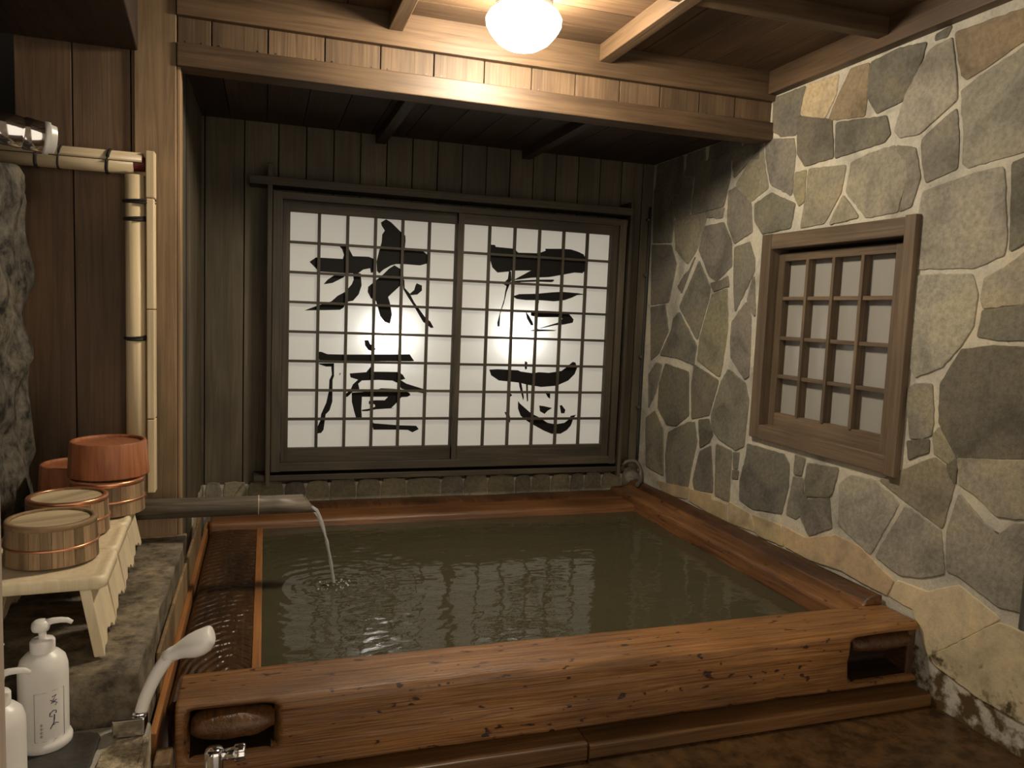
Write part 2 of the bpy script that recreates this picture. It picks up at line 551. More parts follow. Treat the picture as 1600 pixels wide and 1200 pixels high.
def add_stone(mb, poly, to3, h, mi, tint, edge=0.003):
    k = len(poly)
    cx = sum(p[0] for p in poly) / k; cy = sum(p[1] for p in poly) / k
    def inset(d):
        r = []
        for i in range(k):
            a = Vector(poly[i - 1]); b = Vector(poly[(i + 1) % k]); t = (b - a)
            nrm = Vector((-t.y, t.x)).normalized() if t.length > 1e-9 else Vector((0, 0))
            p = Vector(poly[i])
            if nrm.dot(Vector((cx, cy)) - p) < 0:
                nrm = -nrm
            r.append((p.x + nrm.x * d, p.y + nrm.y * d))
        return r
    loops = [(poly, 0.0), (poly, h * 0.45), (inset(edge * 0.5), h * 0.85), (inset(edge * 1.3), h)]
    n = len(mb.v)
    for lp, hh in loops:
        mb.v += [to3(u, v, hh) for u, v in lp]
    for l in range(3):
        for i in range(k):
            j = (i + 1) % k
            a = n + l * k
            mb.face((a + i, a + j, a + k + j, a + k + i), mi, tint, l > 0)
    mb.face([n + 3 * k + i for i in range(k)], mi, tint)

def wavy(pts, n):
    """Catmull-Rom through pts"""
    P = [Vector(p) for p in pts]
    P = [P[0] * 2 - P[1]] + P + [P[-1] * 2 - P[-2]]
    out = []
    for i in range(1, len(P) - 2):
        for j in range(n):
            t = j / n
            a, b, c, d = P[i - 1], P[i], P[i + 1], P[i + 2]
            out.append(0.5 * ((2 * b) + (c - a) * t + (2 * a - 5 * b + 4 * c - d) * t * t + (3 * b - a - 3 * c + d) * t ** 3))
    out.append(P[-2])
    return out

def grow(poly, d):
    k = len(poly)
    area = sum(poly[i - 1][0] * poly[i][1] - poly[i][0] * poly[i - 1][1] for i in range(k))
    s = 1 if area > 0 else -1
    out = []
    for i in range(k):
        a = Vector(poly[i - 1]); b = Vector(poly[(i + 1) % k]); t = (b - a)
        n = Vector((t.y, -t.x)).normalized() * s if t.length > 1e-9 else Vector((0, 0))
        out.append((poly[i][0] + n.x * d, poly[i][1] + n.y * d))
    return out
STONES = [
 ('d',[(2986,2252),(2778,2250),(2794,2148),(2818,2064),(2916,2078),(2977,2111)]),
 ('s',[(2763,2250),(2582,2244),(2591,2166),(2644,2093),(2780,2135),(2800,2149)]),
 ('b',[(2515,2247),(2421,2242),(2420,2124),(2424,2054),(2615,2079),(2582,2146)]),
 ('d',[(2409,2242),(2279,2251),(2157,2233),(2190,2124),(2247,2064),(2358,2048),(2414,2122)]),
 ('d',[(2116,2247),(2060,2256),(2074,2232),(2117,2234)]),
 ('l',[(2134,2207),(2053,2214),(2044,2177),(2020,2078),(2012,2011),(2154,1933),(2233,1936),(2263,1963),(2227,2076)]),
 ('b',[(2038,2228),(1801,2221),(1741,2213),(1734,2150),(1915,2086),(1978,2068),(1998,2087),(2020,2162)]),
 ('l',[(1992,2033),(1929,2061),(1789,2106),(1724,2120),(1690,1807),(1786,1797),(1942,1784),(1962,1798),(1969,1906),(1984,1963)]),
 ('d',[(2811,2135),(2601,2074),(2576,1926),(2741,1920),(2793,1979)]),
 ('d',[(2569,2055),(2309,2022),(2290,1956),(2311,1935),(2559,1923)]),
 ('g',[(2138,1909),(2009,1980),(1989,1864),(1988,1787),(2104,1760),(2130,1843)]),
 ('g',[(3020,2071),(2965,2070),(2828,2044),(2812,1982),(2818,1810),(2963,1875),(3012,1997)]),
 ('o',[(3047,2062),(3027,1978),(2984,1865),(3104,1819),(3235,1912),(3152,1988)]),
 ('d',[(3602,2063),(3303,2080),(3292,1954),(3331,1823),(3627,1814)]),
 ('g',[(3283,2084),(3062,2079),(3171,1992),(3254,1951)]),
 ('d',[(3861,2047),(3629,2055),(3649,1816),(3794,1812),(3838,1893)]),
 ('o',[(2799,1898),(2735,1896),(2733,1771),(2761,1761),(2803,1820)]),
 ('o',[(2713,1899),(2502,1879),(2517,1781),(2597,1670),(2739,1664),(2721,1769)]),
 ('l',[(2471,1883),(2377,1902),(2263,1907),(2205,1856),(2193,1788),(2223,1674),(2369,1670),(2485,1777)]),
 ('g',[(2249,1906),(2163,1880),(2134,1779),(2162,1686),(2209,1673),(2184,1786),(2200,1855)]),
 ('o',[(2499,1762),(2410,1673),(2564,1662)]),
 ('g',[(3293,1886),(3238,1897),(3107,1806),(3082,1676),(3217,1634),(3285,1735)]),
 ('d',[(3071,1799),(2955,1833),(2791,1766),(2808,1670),(3001,1661),(3062,1724)]),
 ('d',[(3494,1736),(3321,1738),(3241,1633),(3229,1525),(3351,1456),(3420,1485),(3534,1623)]),
 ('g',[(3800,1795),(3481,1781),(3555,1624),(3638,1556),(3769,1638)]),
 ('g',[(3788,1807),(3491,1806),(3325,1811),(3335,1769),(3466,1785),(3766,1794)]),
 ('d',[(4058,1999),(3874,2040),(3814,1825),(3824,1684),(4036,1697)]),
 ('d',[(4049,1681),(3829,1663),(3757,1559),(3819,1351),(4022,1337)]),
 ('g',[(3211,1611),(3095,1626),(3049,1548),(3043,1492),(3175,1305),(3205,1476)]),
 ('l',[(2113,1726),(1922,1756),(1816,1761),(1784,1539),(1788,1496),(1880,1462),(2126,1467),(2131,1565)]),
 ('d',[(1785,1767),(1753,1776),(1687,1779),(1662,1554),(1725,1526),(1764,1507)]),
 ('g',[(3524,1558),(3406,1422),(3411,1373),(3495,1155),(3693,1323),(3618,1425)]),
 ('o',[(3382,1383),(3256,1415),(3229,1232),(3254,1042),(3269,983),(3478,1049),(3468,1163)]),
 ('d',[(3663,1497),(3621,1514),(3565,1587),(3630,1489),(3682,1400),(3724,1434)]),
 ('g',[(3079,1358),(3044,1470),(3014,1288),(3040,1304)]),
 ('d',[(3402,1443),(3309,1453),(3257,1475),(3240,1430),(3367,1406)]),
 ('g',[(3189,1256),(3087,1347),(3046,1282),(3036,1149),(3033,1005),(3060,991),(3179,1083),(3193,1163)]),
 ('d',[(3750,1256),(3695,1294),(3501,1123),(3515,1024),(3678,1048),(3874,1051),(3768,1189)]),
 ('d',[(4020,1318),(3857,1332),(3826,1254),(3805,1188),(3895,1063),(3984,1013)]),
 ('d',[(3813,1002),(3563,977),(3536,750),(3660,676),(3760,667),(3866,745),(3868,884)]),
 ('d',[(3510,1019),(3277,960),(3342,780),(3501,739),(3522,919)]),
 ('g',[(3196,1021),(3057,970),(3020,892),(3033,676),(3093,647),(3235,675),(3304,713),(3316,782),(3247,959)]),
 ('d',[(3733,625),(3539,709),(3472,719),(3438,625),(3480,476),(3497,356),(3721,344),(3752,488)]),
 ('d',[(3430,738),(3340,757),(3298,686),(3326,641),(3403,602)]),
 ('d',[(3404,577),(3309,623),(3268,459),(3265,399),(3432,371),(3451,418)]),
 ('g',[(3257,642),(3125,631),(3123,492),(3119,386),(3240,390)]),
 ('d',[(3107,627),(3066,635),(3070,562),(3099,559)]),
 ('d',[(3105,543),(3062,546),(3062,512),(3105,508)]),
 ('d',[(3002,688),(2741,689),(2702,655),(2697,556),(2728,434),(2932,402),(3034,419),(3039,511),(3005,633)]),
 ('g',[(2663,702),(2605,698),(2620,628),(2659,622)]),
 ('g',[(2665,606),(2611,615),(2601,553),(2571,555),(2608,459),(2630,437),(2693,441)]),
 ('g',[(2582,682),(2408,698),(2433,591),(2448,573),(2582,550),(2589,612)]),
 ('l',[(2128,1439),(1891,1436),(1866,1372),(1870,1273),(1908,1211),(1973,1135),(2076,1094),(2128,1155),(2119,1316)]),
 ('l',[(1840,1423),(1779,1450),(1721,1490),(1659,1523),(1641,1363),(1706,1348),(1836,1333),(1848,1364)]),
 ('d',[(1838,1321),(1705,1337),(1640,1351),(1628,1244),(1694,1239),(1772,1235),(1846,1243)]),
 ('d',[(1902,1193),(1786,1213),(1691,1211),(1625,1211),(1591,904),(1656,890),(1748,868),(1873,846),(1959,950),(1968,1078)]),
 ('g',[(2100,1046),(2073,1065),(2006,1072),(1987,946),(1992,905),(2022,885),(2071,880),(2098,980)]),
 ('d',[(2084,861),(1999,884),(1994,843),(2073,804)]),
 ('o',[(1977,905),(1958,930),(1887,843),(1908,820),(1966,844)]),
 ('o',[(2106,749),(1966,828),(1918,804),(1884,753),(1914,603),(2067,654),(2193,699)]),
 ('g',[(4002,667),(3897,724),(3794,632),(3763,376),(3968,388)]),
 ('g',[(4002,924),(3916,1001),(3850,992),(3902,838),(3980,733)]),
 ('l',[(2392,635),(2339,685),(2232,691),(2137,661),(2101,635),(2211,417),(2378,480)]),
 ('l',[(2066,634),(1918,590),(1889,455),(1970,414),(2069,388),(2181,418)]),
 ('l',[(1874,843),(1747,864),(1655,879),(1589,890),(1571,725),(1636,710),(1721,696),(1801,744),(1858,762)]),
 ('l',[(1860,727),(1759,654),(1706,638),(1660,685),(1569,706),(1540,439),(1636,431),(1682,421),(1831,467),(1876,468),(1890,592)]),
 ('d',[(1912,817),(1886,838),(1877,837),(1881,759),(1911,801)]),
 ('g',[(2604,455),(2580,528),(2447,569),(2421,458),(2545,388)]),
 ('w',[(2389,434),(2260,426),(2092,357),(2116,296),(2233,299),(2335,310),(2541,291),(2684,299),(2703,383),(2565,371)]),
 ('w',[(2925,373),(2722,378),(2699,295),(2883,291)]),
 ('w',[(3119,384),(2950,370),(2888,301),(2994,293),(3111,286)]),
 ('w',[(3256,361),(3141,366),(3125,282),(3258,282)]),
 ('w',[(3830,326),(3479,370),(3496,306),(3745,272)]),
 ('w',[(3462,364),(3270,383),(3267,287),(3479,302)]),
 ('m',[(2074,363),(1945,369),(1829,433),(1678,384),(1843,227),(1921,157),(1953,220),(1997,288),(2105,297)]),
 ('m',[(1833,226),(1677,372),(1599,372),(1533,377),(1504,110),(1570,107),(1714,110),(1880,138),(1916,153)]),
]
STROKES = {
 'left': [
  [(563,1693),(589,1711),(616,1697),(667,1652),(691,1634),(693,1608),(689,1561),(781,1564),(812,1542),(817,1499),(773,1485),(688,1487),(648,1485),(621,1477),(582,1453),(560,1432),(548,1444),(545,1493),(557,1546),(569,1593),(571,1632),(584,1653),(567,1677)],
  [(209,1471),(240,1495),(373,1495),(379,1516),(369,1544),(353,1561),(385,1561),(404,1547),(424,1512),(505,1514),(535,1503),(542,1460),(536,1437),(517,1433),(513,1456),(477,1447),(452,1426),(394,1423),(254,1425),(238,1443)],
  [(336,1413),(387,1416),(381,1403),(324,1371),(280,1362),(299,1386)],
  [(426,1425),(465,1427),(471,1365),(457,1319),(429,1285),(390,1276),(384,1250),(365,1236),(301,1232),(188,1226),(257,1255),(320,1277),(351,1307),(389,1329),(421,1369),(430,1392)],
  [(638,1478),(669,1461),(686,1432),(690,1396),(658,1361),(625,1329),(609,1312),(620,1279),(631,1220),(622,1173),(595,1182),(571,1211),(557,1257),(546,1290),(520,1302),(503,1334),(505,1360),(544,1395),(583,1430),(609,1458)],
  [(683,1415),(692,1402),(695,1363),(723,1334),(747,1291),(811,1210),(836,1193),(856,1160),(841,1158),(798,1189),(741,1278),(713,1317),(688,1356)],
  [(758,1391),(786,1380),(787,1354),(763,1332),(729,1327),(723,1334),(746,1355),(752,1379)],
  [(492,1082),(511,1084),(522,1063),(539,1053),(551,1037),(533,1027),(513,1033),(496,1056)],
  [(257,1017),(273,1018),(305,1006),(395,1006),(731,1014),(756,979),(729,977),(267,973),(258,984)],
  [(258,958),(339,960),(340,893),(333,874),(334,761),(320,714),(301,694),(292,614),(280,597),(260,594),(260,627),(275,661),(278,694),(303,754),(315,814),(317,873),(329,900),(325,943),(300,942),(268,952)],
  [(420,908),(505,916),(531,950),(544,948),(535,919),(676,919),(697,905),(711,883),(687,876),(719,857),(809,830),(831,804),(810,806),(692,830),(671,860),(643,873),(569,876),(483,872),(464,855),(471,828),(438,814),(412,787),(393,781),(393,794),(425,821),(437,851),(463,876),(424,888)],
  [(432,808),(544,815),(584,832),(658,829),(692,823),(734,809),(741,796),(724,787),(693,785),(660,747),(640,727),(657,726),(559,720),(513,710),(486,710),(486,717),(533,724),(556,734),(552,747),(522,747),(522,764),(552,768),(605,768),(622,787),(485,786),(483,720),(487,674),(457,674),(447,707),(433,761)],
  [(537,659),(551,645),(677,634),(777,630),(791,612),(757,595),(732,608),(677,610),(549,611),(540,639)],
  [(368,907),(374,913),(371,901),(366,897)],
 ],
 'right': [
  [(1139,1615),(1171,1615),(1175,1605),(1281,1602),(1304,1582),(1422,1586),(1463,1603),(1459,1613),(1511,1616),(1557,1619),(1611,1619),(1658,1608),(1689,1596),(1715,1554),(1713,1518),(1687,1492),(1640,1493),(1556,1474),(1489,1460),(1384,1451),(1281,1432),(1382,1490),(1264,1483),(1257,1478),(1191,1469),(1161,1495),(1147,1535)],
  [(1256,1483),(1268,1477),(1271,1432),(1260,1403),(1247,1368),(1234,1305),(1215,1248),(1214,1179),(1203,1178),(1201,1199),(1214,1255),(1234,1326),(1239,1368),(1245,1399),(1227,1409),(1237,1423),(1251,1438)],
  [(1273,1427),(1325,1434),(1429,1443),(1516,1448),(1520,1441),(1505,1433),(1422,1432),(1325,1424),(1274,1408)],
  [(1281,1345),(1321,1359),(1417,1365),(1508,1377),(1569,1383),(1662,1380),(1721,1375),(1662,1369),(1632,1354),(1586,1337),(1525,1328),(1449,1331),(1359,1328),(1307,1332)],
  [(1392,1262),(1566,1272),(1613,1267),(1647,1232),(1643,1214),(1593,1202),(1539,1196),(1434,1171),(1548,1169),(1533,1164),(1427,1158),(1385,1161),(1441,1175),(1554,1211),(1580,1233),(1568,1242),(1431,1237),(1393,1244)],
  [(1362,1264),(1378,1247),(1402,1213),(1410,1192),(1395,1191),(1371,1226)],
  [(1423,1397),(1429,1391),(1427,1362),(1436,1320),(1426,1285),(1421,1291),(1427,1320)],
  [(1165,942),(1212,945),(1331,941),(1346,934),(1422,925),(1452,932),(1514,929),(1590,941),(1620,964),(1654,993),(1670,990),(1683,961),(1669,924),(1632,887),(1563,857),(1471,849),(1395,860),(1334,873),(1222,883),(1177,911)],
  [(1370,992),(1383,985),(1382,949),(1372,945),(1367,970)],
  [(1338,877),(1353,870),(1371,791),(1368,773),(1360,798),(1342,852)],
  [(1381,865),(1391,862),(1397,770),(1391,766),(1386,806)],
  [(1338,769),(1350,755),(1417,701),(1464,679),(1519,646),(1566,637),(1621,645),(1651,667),(1658,685),(1689,691),(1675,671),(1661,630),(1638,604),(1600,583),(1546,583),(1498,602),(1427,639),(1396,657),(1357,687),(1340,726)],
  [(1465,744),(1492,741),(1542,730),(1516,715),(1498,697),(1470,712)],
  [(1588,744),(1600,747),(1623,719),(1618,700),(1598,700)],
  [(1499,829),(1527,810),(1527,783),(1513,792),(1500,813)],
  [(1262,708),(1285,708),(1298,672),(1295,647),(1279,673)],
  [(1272,841),(1284,819),(1303,802),(1289,791),(1277,805)],
 ],
}

# ================================================================ SETTING
struct(box((-1.3, -0.12, -0.08), (2.25, 2.05, 0.0)).build('floor', 'floor'), 'wet dark brown stone floor in front of the bath', 'floor')

# ---- right wall: crazy paving of flat stones in pale mortar
TINT = {'g': (0.212, 0.193, 0.152), 'd': (0.158, 0.144, 0.115), 'l': (0.305, 0.276, 0.215), 'o': (0.25, 0.225, 0.155),
        'b': (0.225, 0.175, 0.115), 'w': (0.41, 0.315, 0.195), 's': (0.55, 0.44, 0.27), 'm': (0.52, 0.43, 0.3)}
XW = 2.15
mb = MB()
HY0, HY1, HZ0, HZ1 = 2.118, 2.962, 0.742, 1.638            # window opening
for (y0, y1, z0, z1) in ((-0.12, HY0, -0.05, 2.36), (HY1, 4.2, -0.05, 2.36), (HY0, HY1, -0.05, HZ0), (HY0, HY1, HZ1, 2.36)):
    mb.box((XW, y0, z0), (XW + 0.22, y1, z1), 0)
def to_right(u, v, h):
    return (XW - h, u, v)
for i, (t, poly) in enumerate(STONES):
    c = TINT[t]
    rr = random.Random(i)
    k = 0.86 + 0.28 * rr.random()
    c = (c[0] * k * (0.97 + 0.06 * rr.random()), c[1] * k, c[2] * k * (0.93 + 0.12 * rr.random()))
    pts = smooth_poly([(a / 1000, b / 1000) for a, b in poly], seed=i)
    add_stone(mb, grow(pts, 0.0055 if t not in 'mw' else 0.004), to_right, 0.0035 + 0.003 * rr.random(), 2 if t in 'mw' else 1, c)
rr = random.Random(3)                                       # the same paving goes on towards the washing place
ys = [-0.1, 0.22, 0.54, 0.84, 1.13, 1.4]
for i in range(5):
    z = 0.04
    while z < 2.2:
        h = 0.22 + 0.2 * rr.random()
        z1 = min(z + h, 2.25)
        j = lambda: (rr.random() - 0.5) * 0.09
        y0, y1 = ys[i], ys[i + 1]
        poly = [(y0 + 0.015 + j() * .3, z + j() * .3), (y1 - 0.015 + j() * .3, z + j() * .3), (y1 - 0.01, (z + z1) / 2), (y1 - 0.03 - abs(j()), z1 - 0.02), (y0 + 0.03 + abs(j()), z1 - 0.02)]
        t = TINT[rr.choice('gdlob')]
        add_stone(mb, smooth_poly(poly, seed=i), to_right, 0.005, 1, t)
        z = z1
for a, c_, z0, z1 in ((3.06, 3.2, 2.0, 2.14), (3.21, 3.5, 2.03, 2.14), (3.52, 3.72, 2.0, 2.14), (3.73, 4.05, 1.93, 2.14)):
    add_stone(mb, smooth_poly([(a, z0), (c_, z0 + 0.02), (c_ - 0.01, z1), (a + 0.01, z1)], seed=a), to_right, 0.005, 1, TINT['d'])
struct(mb.build('wall_right', ['mortar', 'stone', 'plaster']), 'right wall of irregular grey-green flat stones set in pale mortar', 'wall')

# ---- back wall: dark upright boards with an opening for the backlit screen
YB = 4.08
WX0, WX1, WZ0, WZ1 = 0.06, 1.90, 0.47, 1.76
mb = MB()
x = -0.32
rr = random.Random(5)
edges = [-0.32, -0.288, -0.105, 0.055]
e = 0.055
while e < 2.2:
    e += 0.135
    edges.append(min(e, 2.2))
for a, b in zip(edges, edges[1:]):
    d = 0.003 * rr.random()
    a += 0.0025; b -= 0.0025
    if b < WX0 + 0.01 or a > WX1 - 0.01:
        mb.box((a, YB - d, 0.2), (b, YB + 0.03, 2.16))
    else:
        mb.box((a, YB - d, 0.2), (b, YB + 0.03, WZ0)); mb.box((a, YB - d, WZ1), (b, YB + 0.03, 2.16))
wb = struct(mb.build('wall_back', 'back_board', bevel=0.002), 'dark vertical boards of the back wall around the screen', 'wall')
mb = MB()
for (x0, x1, z0, z1) in ((-0.6, WX0, 0.0, 2.36), (WX1, 2.3, 0.0, 2.36), (WX0, WX1, 0.0, WZ0), (WX0, WX1, WZ1, 2.36)):
    mb.box((x0, YB + 0.03, z0), (x1, YB + 0.06, z1))
mb.build('board_backing', 'void', wb)
# the lit cavity behind the paper
mb = MB()
mb.box((WX0 - 0.02, YB + 0.27, WZ0 - 0.02), (WX1 + 0.02, YB + 0.29, WZ1 + 0.02))
mb.box((WX0 - 0.02, YB + 0.06, WZ0 - 0.02), (WX1 + 0.02, YB + 0.27, WZ0)); mb.box((WX0 - 0.02, YB + 0.06, WZ1), (WX1 + 0.02, YB + 0.27, WZ1 + 0.02))
mb.box((WX0 - 0.02, YB + 0.06, WZ0), (WX0, YB + 0.27, WZ1)); mb.box((WX1, YB + 0.06, WZ0), (WX1 + 0.02, YB + 0.27, WZ1))
mb.build('light_box_lining', 'box', wb)

# low stone course under the boards
mb = MB()
mb.box((-0.31, YB - 0.03, 0.05), (2.15, YB + 0.02, 0.325), 0)
sx = [-0.285, -0.2, -0.08, 0.1, 0.21, 0.33, 0.47, 0.6, 0.74, 0.93, 1.06, 1.2, 1.36, 1.46, 1.58, 1.7, 1.79, 1.9, 2.03, 2.145]
for i, (a, b) in enumerate(zip(sx, sx[1:])):
    k = 0.9 + 0.25 * rr.random()
    top = 0.335 + 0.012 * rr.random() + (0.02 if i > 17 else 0)
    c = TINT['o'] if i % 3 else TINT['g']
    poly = [(a + 0.003, 0.2), (b - 0.003, 0.2), (b - 0.002, 0.3), (b - 0.014, top - 0.004), ((a + b) / 2, top + 0.002), (a + 0.014, top - 0.004), (a + 0.002, 0.3)]
    add_stone(mb, smooth_poly(poly, seed=i), lambda u, v, h: (u, YB - 0.03 - h, v), 0.005, 1, (c[0] * k, c[1] * k, c[2] * k))
struct(mb.build('baseboard_back', ['mortar', 'stone']), 'low course of small stones along the foot of the back wall', 'stone skirting')

# ---- left side of the bath recess, post and board wall of the washing place
mb = MB()
for a, b in ((3.1, 3.46), (3.465, 3.76), (3.765, 4.08)):
    mb.box((-0.34, a, 0.18), (-0.302, b - 0.004, 2.16))
struct(mb.build('wall_left', 'back_board', bevel=0.002), 'dark boards on the left side of the bath recess', 'wall')
mb = MB()
mb.box((-0.34, 3.56, 0.05), (-0.297, 4.04, 0.325))
for i, (a, b) in enumerate(((3.57, 3.76), (3.765, 3.9), (3.905, 4.04))):
    c = TINT['l'] if i == 1 else TINT['o']
    add_stone(mb, smooth_poly([(a, 0.1), (b, 0.1), (b, 0.31), (b - 0.03, 0.33 + 0.006 * i), (a + 0.02, 0.335)], seed=i), lambda u, v, h: (-0.297 + h, u, v), 0.01, 1, c)
struct(mb.build('baseboard_left', ['mortar', 'stone']), 'short stone skirting on the left side of the recess', 'stone skirting')
mb = MB()
mb.box((-0.438, 2.985, 0.3), (-0.304, 3.1, 2.36))
mb.box((-0.3035, 3.0, 0.15), (-0.291, 3.06, 2.09)); mb.box((-0.3035, 3.066, 0.15), (-0.294, 3.1, 2.09))
struct(mb.build('trim_1', 'post', bevel=0.003), 'tall square timber post left of the bath recess', 'post')
mb = MB()
for a, b in ((-0.80, -0.632), (-0.628, -0.452), (-0.448, -0.436)):
    mb.box((a, 3.0, 0.25), (b, 3.03, 2.2))
struct(mb.build('wall_left.001', 'wall_board', bevel=0.002), 'brown upright boards behind the bamboo pipe and tubs', 'wall')
mb = MB()
mb.box((-1.35, 3.3, 0.0), (-0.3, 3.33, 2.36)); mb.box((-1.35, -0.12, 0.0), (-1.3, 3.33, 2.36))  # near-black walls, the darkness of the gap is put into their colour
struct(mb.build('wall_left.002', 'void'), 'near-black walls painted as the unlit gap left of the brown boards', 'wall')
# nail heads on the boards are real little discs
nm = MB()
for (x, z) in ((-0.63 - 0.02, 1.36), (-0.61, 1.36), (-0.65, 0.93), (-0.61, 0.93)):
    nm.lathe([(0.004, 0), (0.003, 0.002)], (x, 2.9985, z), 10, 'Y')
nm.build('nail_head', 'nail', bpy.data.objects['wall_left.001'])

# ---- ceiling: coffers with boards running alternately along and across
BX = [-0.44, 0.455, 1.315, 2.15]
BYR = [3.0, 2.315, 1.64, 0.96, 0.28, -0.12]
ZC = 2.36
mb = MB()
for r in range(5):
    y1, y0 = BYR[r], BYR[r + 1]
    for c in range(3):
        x0, x1 = BX[c], BX[c + 1]
        if (r + c) % 2 == 1:                       # boards along X
            n = 4
            for i in range(n):
                a = y0 + (y1 - y0) * i / n; b = y0 + (y1 - y0) * (i + 1) / n
                mb.box((x0, a + 0.002, ZC), (x1, b - 0.002, ZC + 0.015 + 0.003 * (i % 2)), 0)
        else:
            n = 5
            for i in range(n):
                a = x0 + (x1 - x0) * i / n; b = x0 + (x1 - x0) * (i + 1) / n
                mb.box((a + 0.002, y0, ZC), (b - 0.002, y1, ZC + 0.015 + 0.003 * (i % 2)), 1)
mb.box((-1.35, -0.12, ZC + 0.02), (2.37, 3.1, ZC + 0.05), 2)
struct(mb.build('ceiling', ['ceil_x', 'ceil_y', 'void']), 'boarded timber ceiling with alternating grain in its bays', 'ceiling')
mb = MB()                                           # battens from the header towards the washing place
for x in (0.455, 1.315):
    mb.box((x - 0.027, -0.12, 2.292), (x + 0.027, 2.972, 2.362))
struct(mb.build('trim_2', 'beam_y', bevel=0.003), 'two ceiling battens running away from the timber header', 'batten')
mb = MB()
for y in BYR[1:5]:
    mb.box((-0.44, y - 0.025, 2.298), (2.12, y + 0.025, 2.362))
struct(mb.build('trim_3', 'beam_x', bevel=0.003), 'cross battens of the ceiling, parallel to the header', 'batten')
struct(box((2.105, -0.12, 2.262), (2.152, 2.972, 2.362)).build('trim_4', 'beam_y', bevel=0.003), 'timber rail along the top of the stone wall', 'ceiling rail')
struct(box((-0.302, 2.972, 2.238), (2.152, 3.07, 2.362)).build('trim_5', 'beam_x', bevel=0.003), 'upper timber rail above the short boards of the header', 'ceiling rail')
mb = MB()
x = -0.302
xe = [-0.302, -0.19, 0.0, 0.2, 0.405, 0.61, 0.812, 1.01, 1.2, 1.4, 1.59, 1.78, 1.96, 2.15]
for i, (a, b) in enumerate(zip(xe, xe[1:])):
    mb.box((a + 0.0022, 3.0 + 0.002 * rr.random(), 2.13), (b - 0.0022, 3.03, 2.245))
hb = struct(mb.build('trim_6', 'board_z', bevel=0.0015), 'row of short upright boards across the header', 'header boards')
nm = MB()
for a, b in zip(xe, xe[1:]):
    for x in (a + 0.03, b - 0.03):
        nm.lathe([(0.0032, 0), (0.0025, 0.002)], (x, 2.998, 2.158), 8, 'Y')
nm.build('nail_head', 'nail', hb)
struct(box((-0.302, 2.975, 2.068), (2.152, 3.08, 2.147)).build('trim_7', 'beam_x', bevel=0.004), 'lower header beam spanning the bath recess', 'beam')
# low dark ceiling over the bath
mb = MB()
mb.box((-0.6, 3.035, 2.1), (2.4, 3.05, 2.4), 1)  # unseen backing, roof slab and outer walls added to stop light leaks
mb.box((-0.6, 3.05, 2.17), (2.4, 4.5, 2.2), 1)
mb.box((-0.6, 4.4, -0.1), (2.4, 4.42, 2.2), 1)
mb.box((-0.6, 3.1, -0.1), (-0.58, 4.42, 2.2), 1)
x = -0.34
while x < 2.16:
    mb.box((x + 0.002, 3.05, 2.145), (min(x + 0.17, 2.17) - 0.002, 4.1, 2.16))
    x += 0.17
struct(mb.build('ceiling.001', ['shaded_ceil', 'void']), 'low dark boarded ceiling over the bath recess', 'ceiling')
mb = MB()
for x in (0.56, 1.36):
    mb.box((x - 0.025, 3.08, 2.1), (x + 0.025, 4.08, 2.147))
struct(mb.build('trim_8', 'shaded_ceil', bevel=0.002), 'two thin battens under the dark recess ceiling', 'batten')
# soffit over the washing place on the left, its shade put into the colour
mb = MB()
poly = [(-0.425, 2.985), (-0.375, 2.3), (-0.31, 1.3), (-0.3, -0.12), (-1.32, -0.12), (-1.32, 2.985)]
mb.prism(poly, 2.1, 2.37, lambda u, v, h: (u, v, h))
struct(mb.build('ceiling.002', 'shaded_ceil', bevel=0.004), 'dark lowered soffit over the washing place, upper left', 'soffit')
struct(box((-0.52, 0.30, 0.0), (-0.2305, 0.80, 2.1)).build('trim_9', 'pale_post', bevel=0.004), 'pale timber door post at the left edge of the view', 'door post')

# ---- window in the stone wall
w2 = struct(thing('window_1', 'small square lattice window with frosted panes in the stone wall', 'window', (2.15, 2.54, 0.74)), 'small square lattice window with frosted panes in the stone wall', 'window')
mb = MB()
mb.box((2.13, 2.112, 1.582), (2.235, 2.968, 1.648)); mb.box((2.128, 2.155, 0.732), (2.235, 2.905, 0.798))
mb.build('window_frame', 'sash', w2, bevel=0.003)
mb = MB()
mb.box((2.126, 2.905, 0.735), (2.235, 2.97, 1.65)); mb.box((2.122, 2.108, 0.728), (2.235, 2.157, 1.652))
mb.build('window_jamb', 'sash_z', w2, bevel=0.003)
mb = MB()
mb.box((2.178, 2.157, 1.53), (2.21, 2.905, 1.565)); mb.box((2.178, 2.157, 0.797), (2.21, 2.905, 0.858))
for z in (1.367, 1.192, 1.022):
    mb.box((2.18, 2.24, z - 0.008), (2.208, 2.89, z + 0.008))
mb.build('lattice_rail', 'sash', w2, bevel=0.0015)
mb = MB()
mb.box((2.176, 2.865, 0.797), (2.212, 2.904, 1.565)); mb.box((2.176, 2.158, 0.797), (2.212, 2.24, 1.565))
for y in (2.397, 2.555, 2.712):
    mb.box((2.172, y - 0.008, 0.857), (2.21, y + 0.008, 1.531))
mb.build('lattice_stile', 'sash_z', w2, bevel=0.0015)
box((2.212, 2.16, 0.8), (2.218, 2.9, 1.56)).build('window_pane', 'frost', w2)
box((2.225, 2.11, 0.735), (2.36, 2.97, 1.645)).build('window_back', 'void', w2)

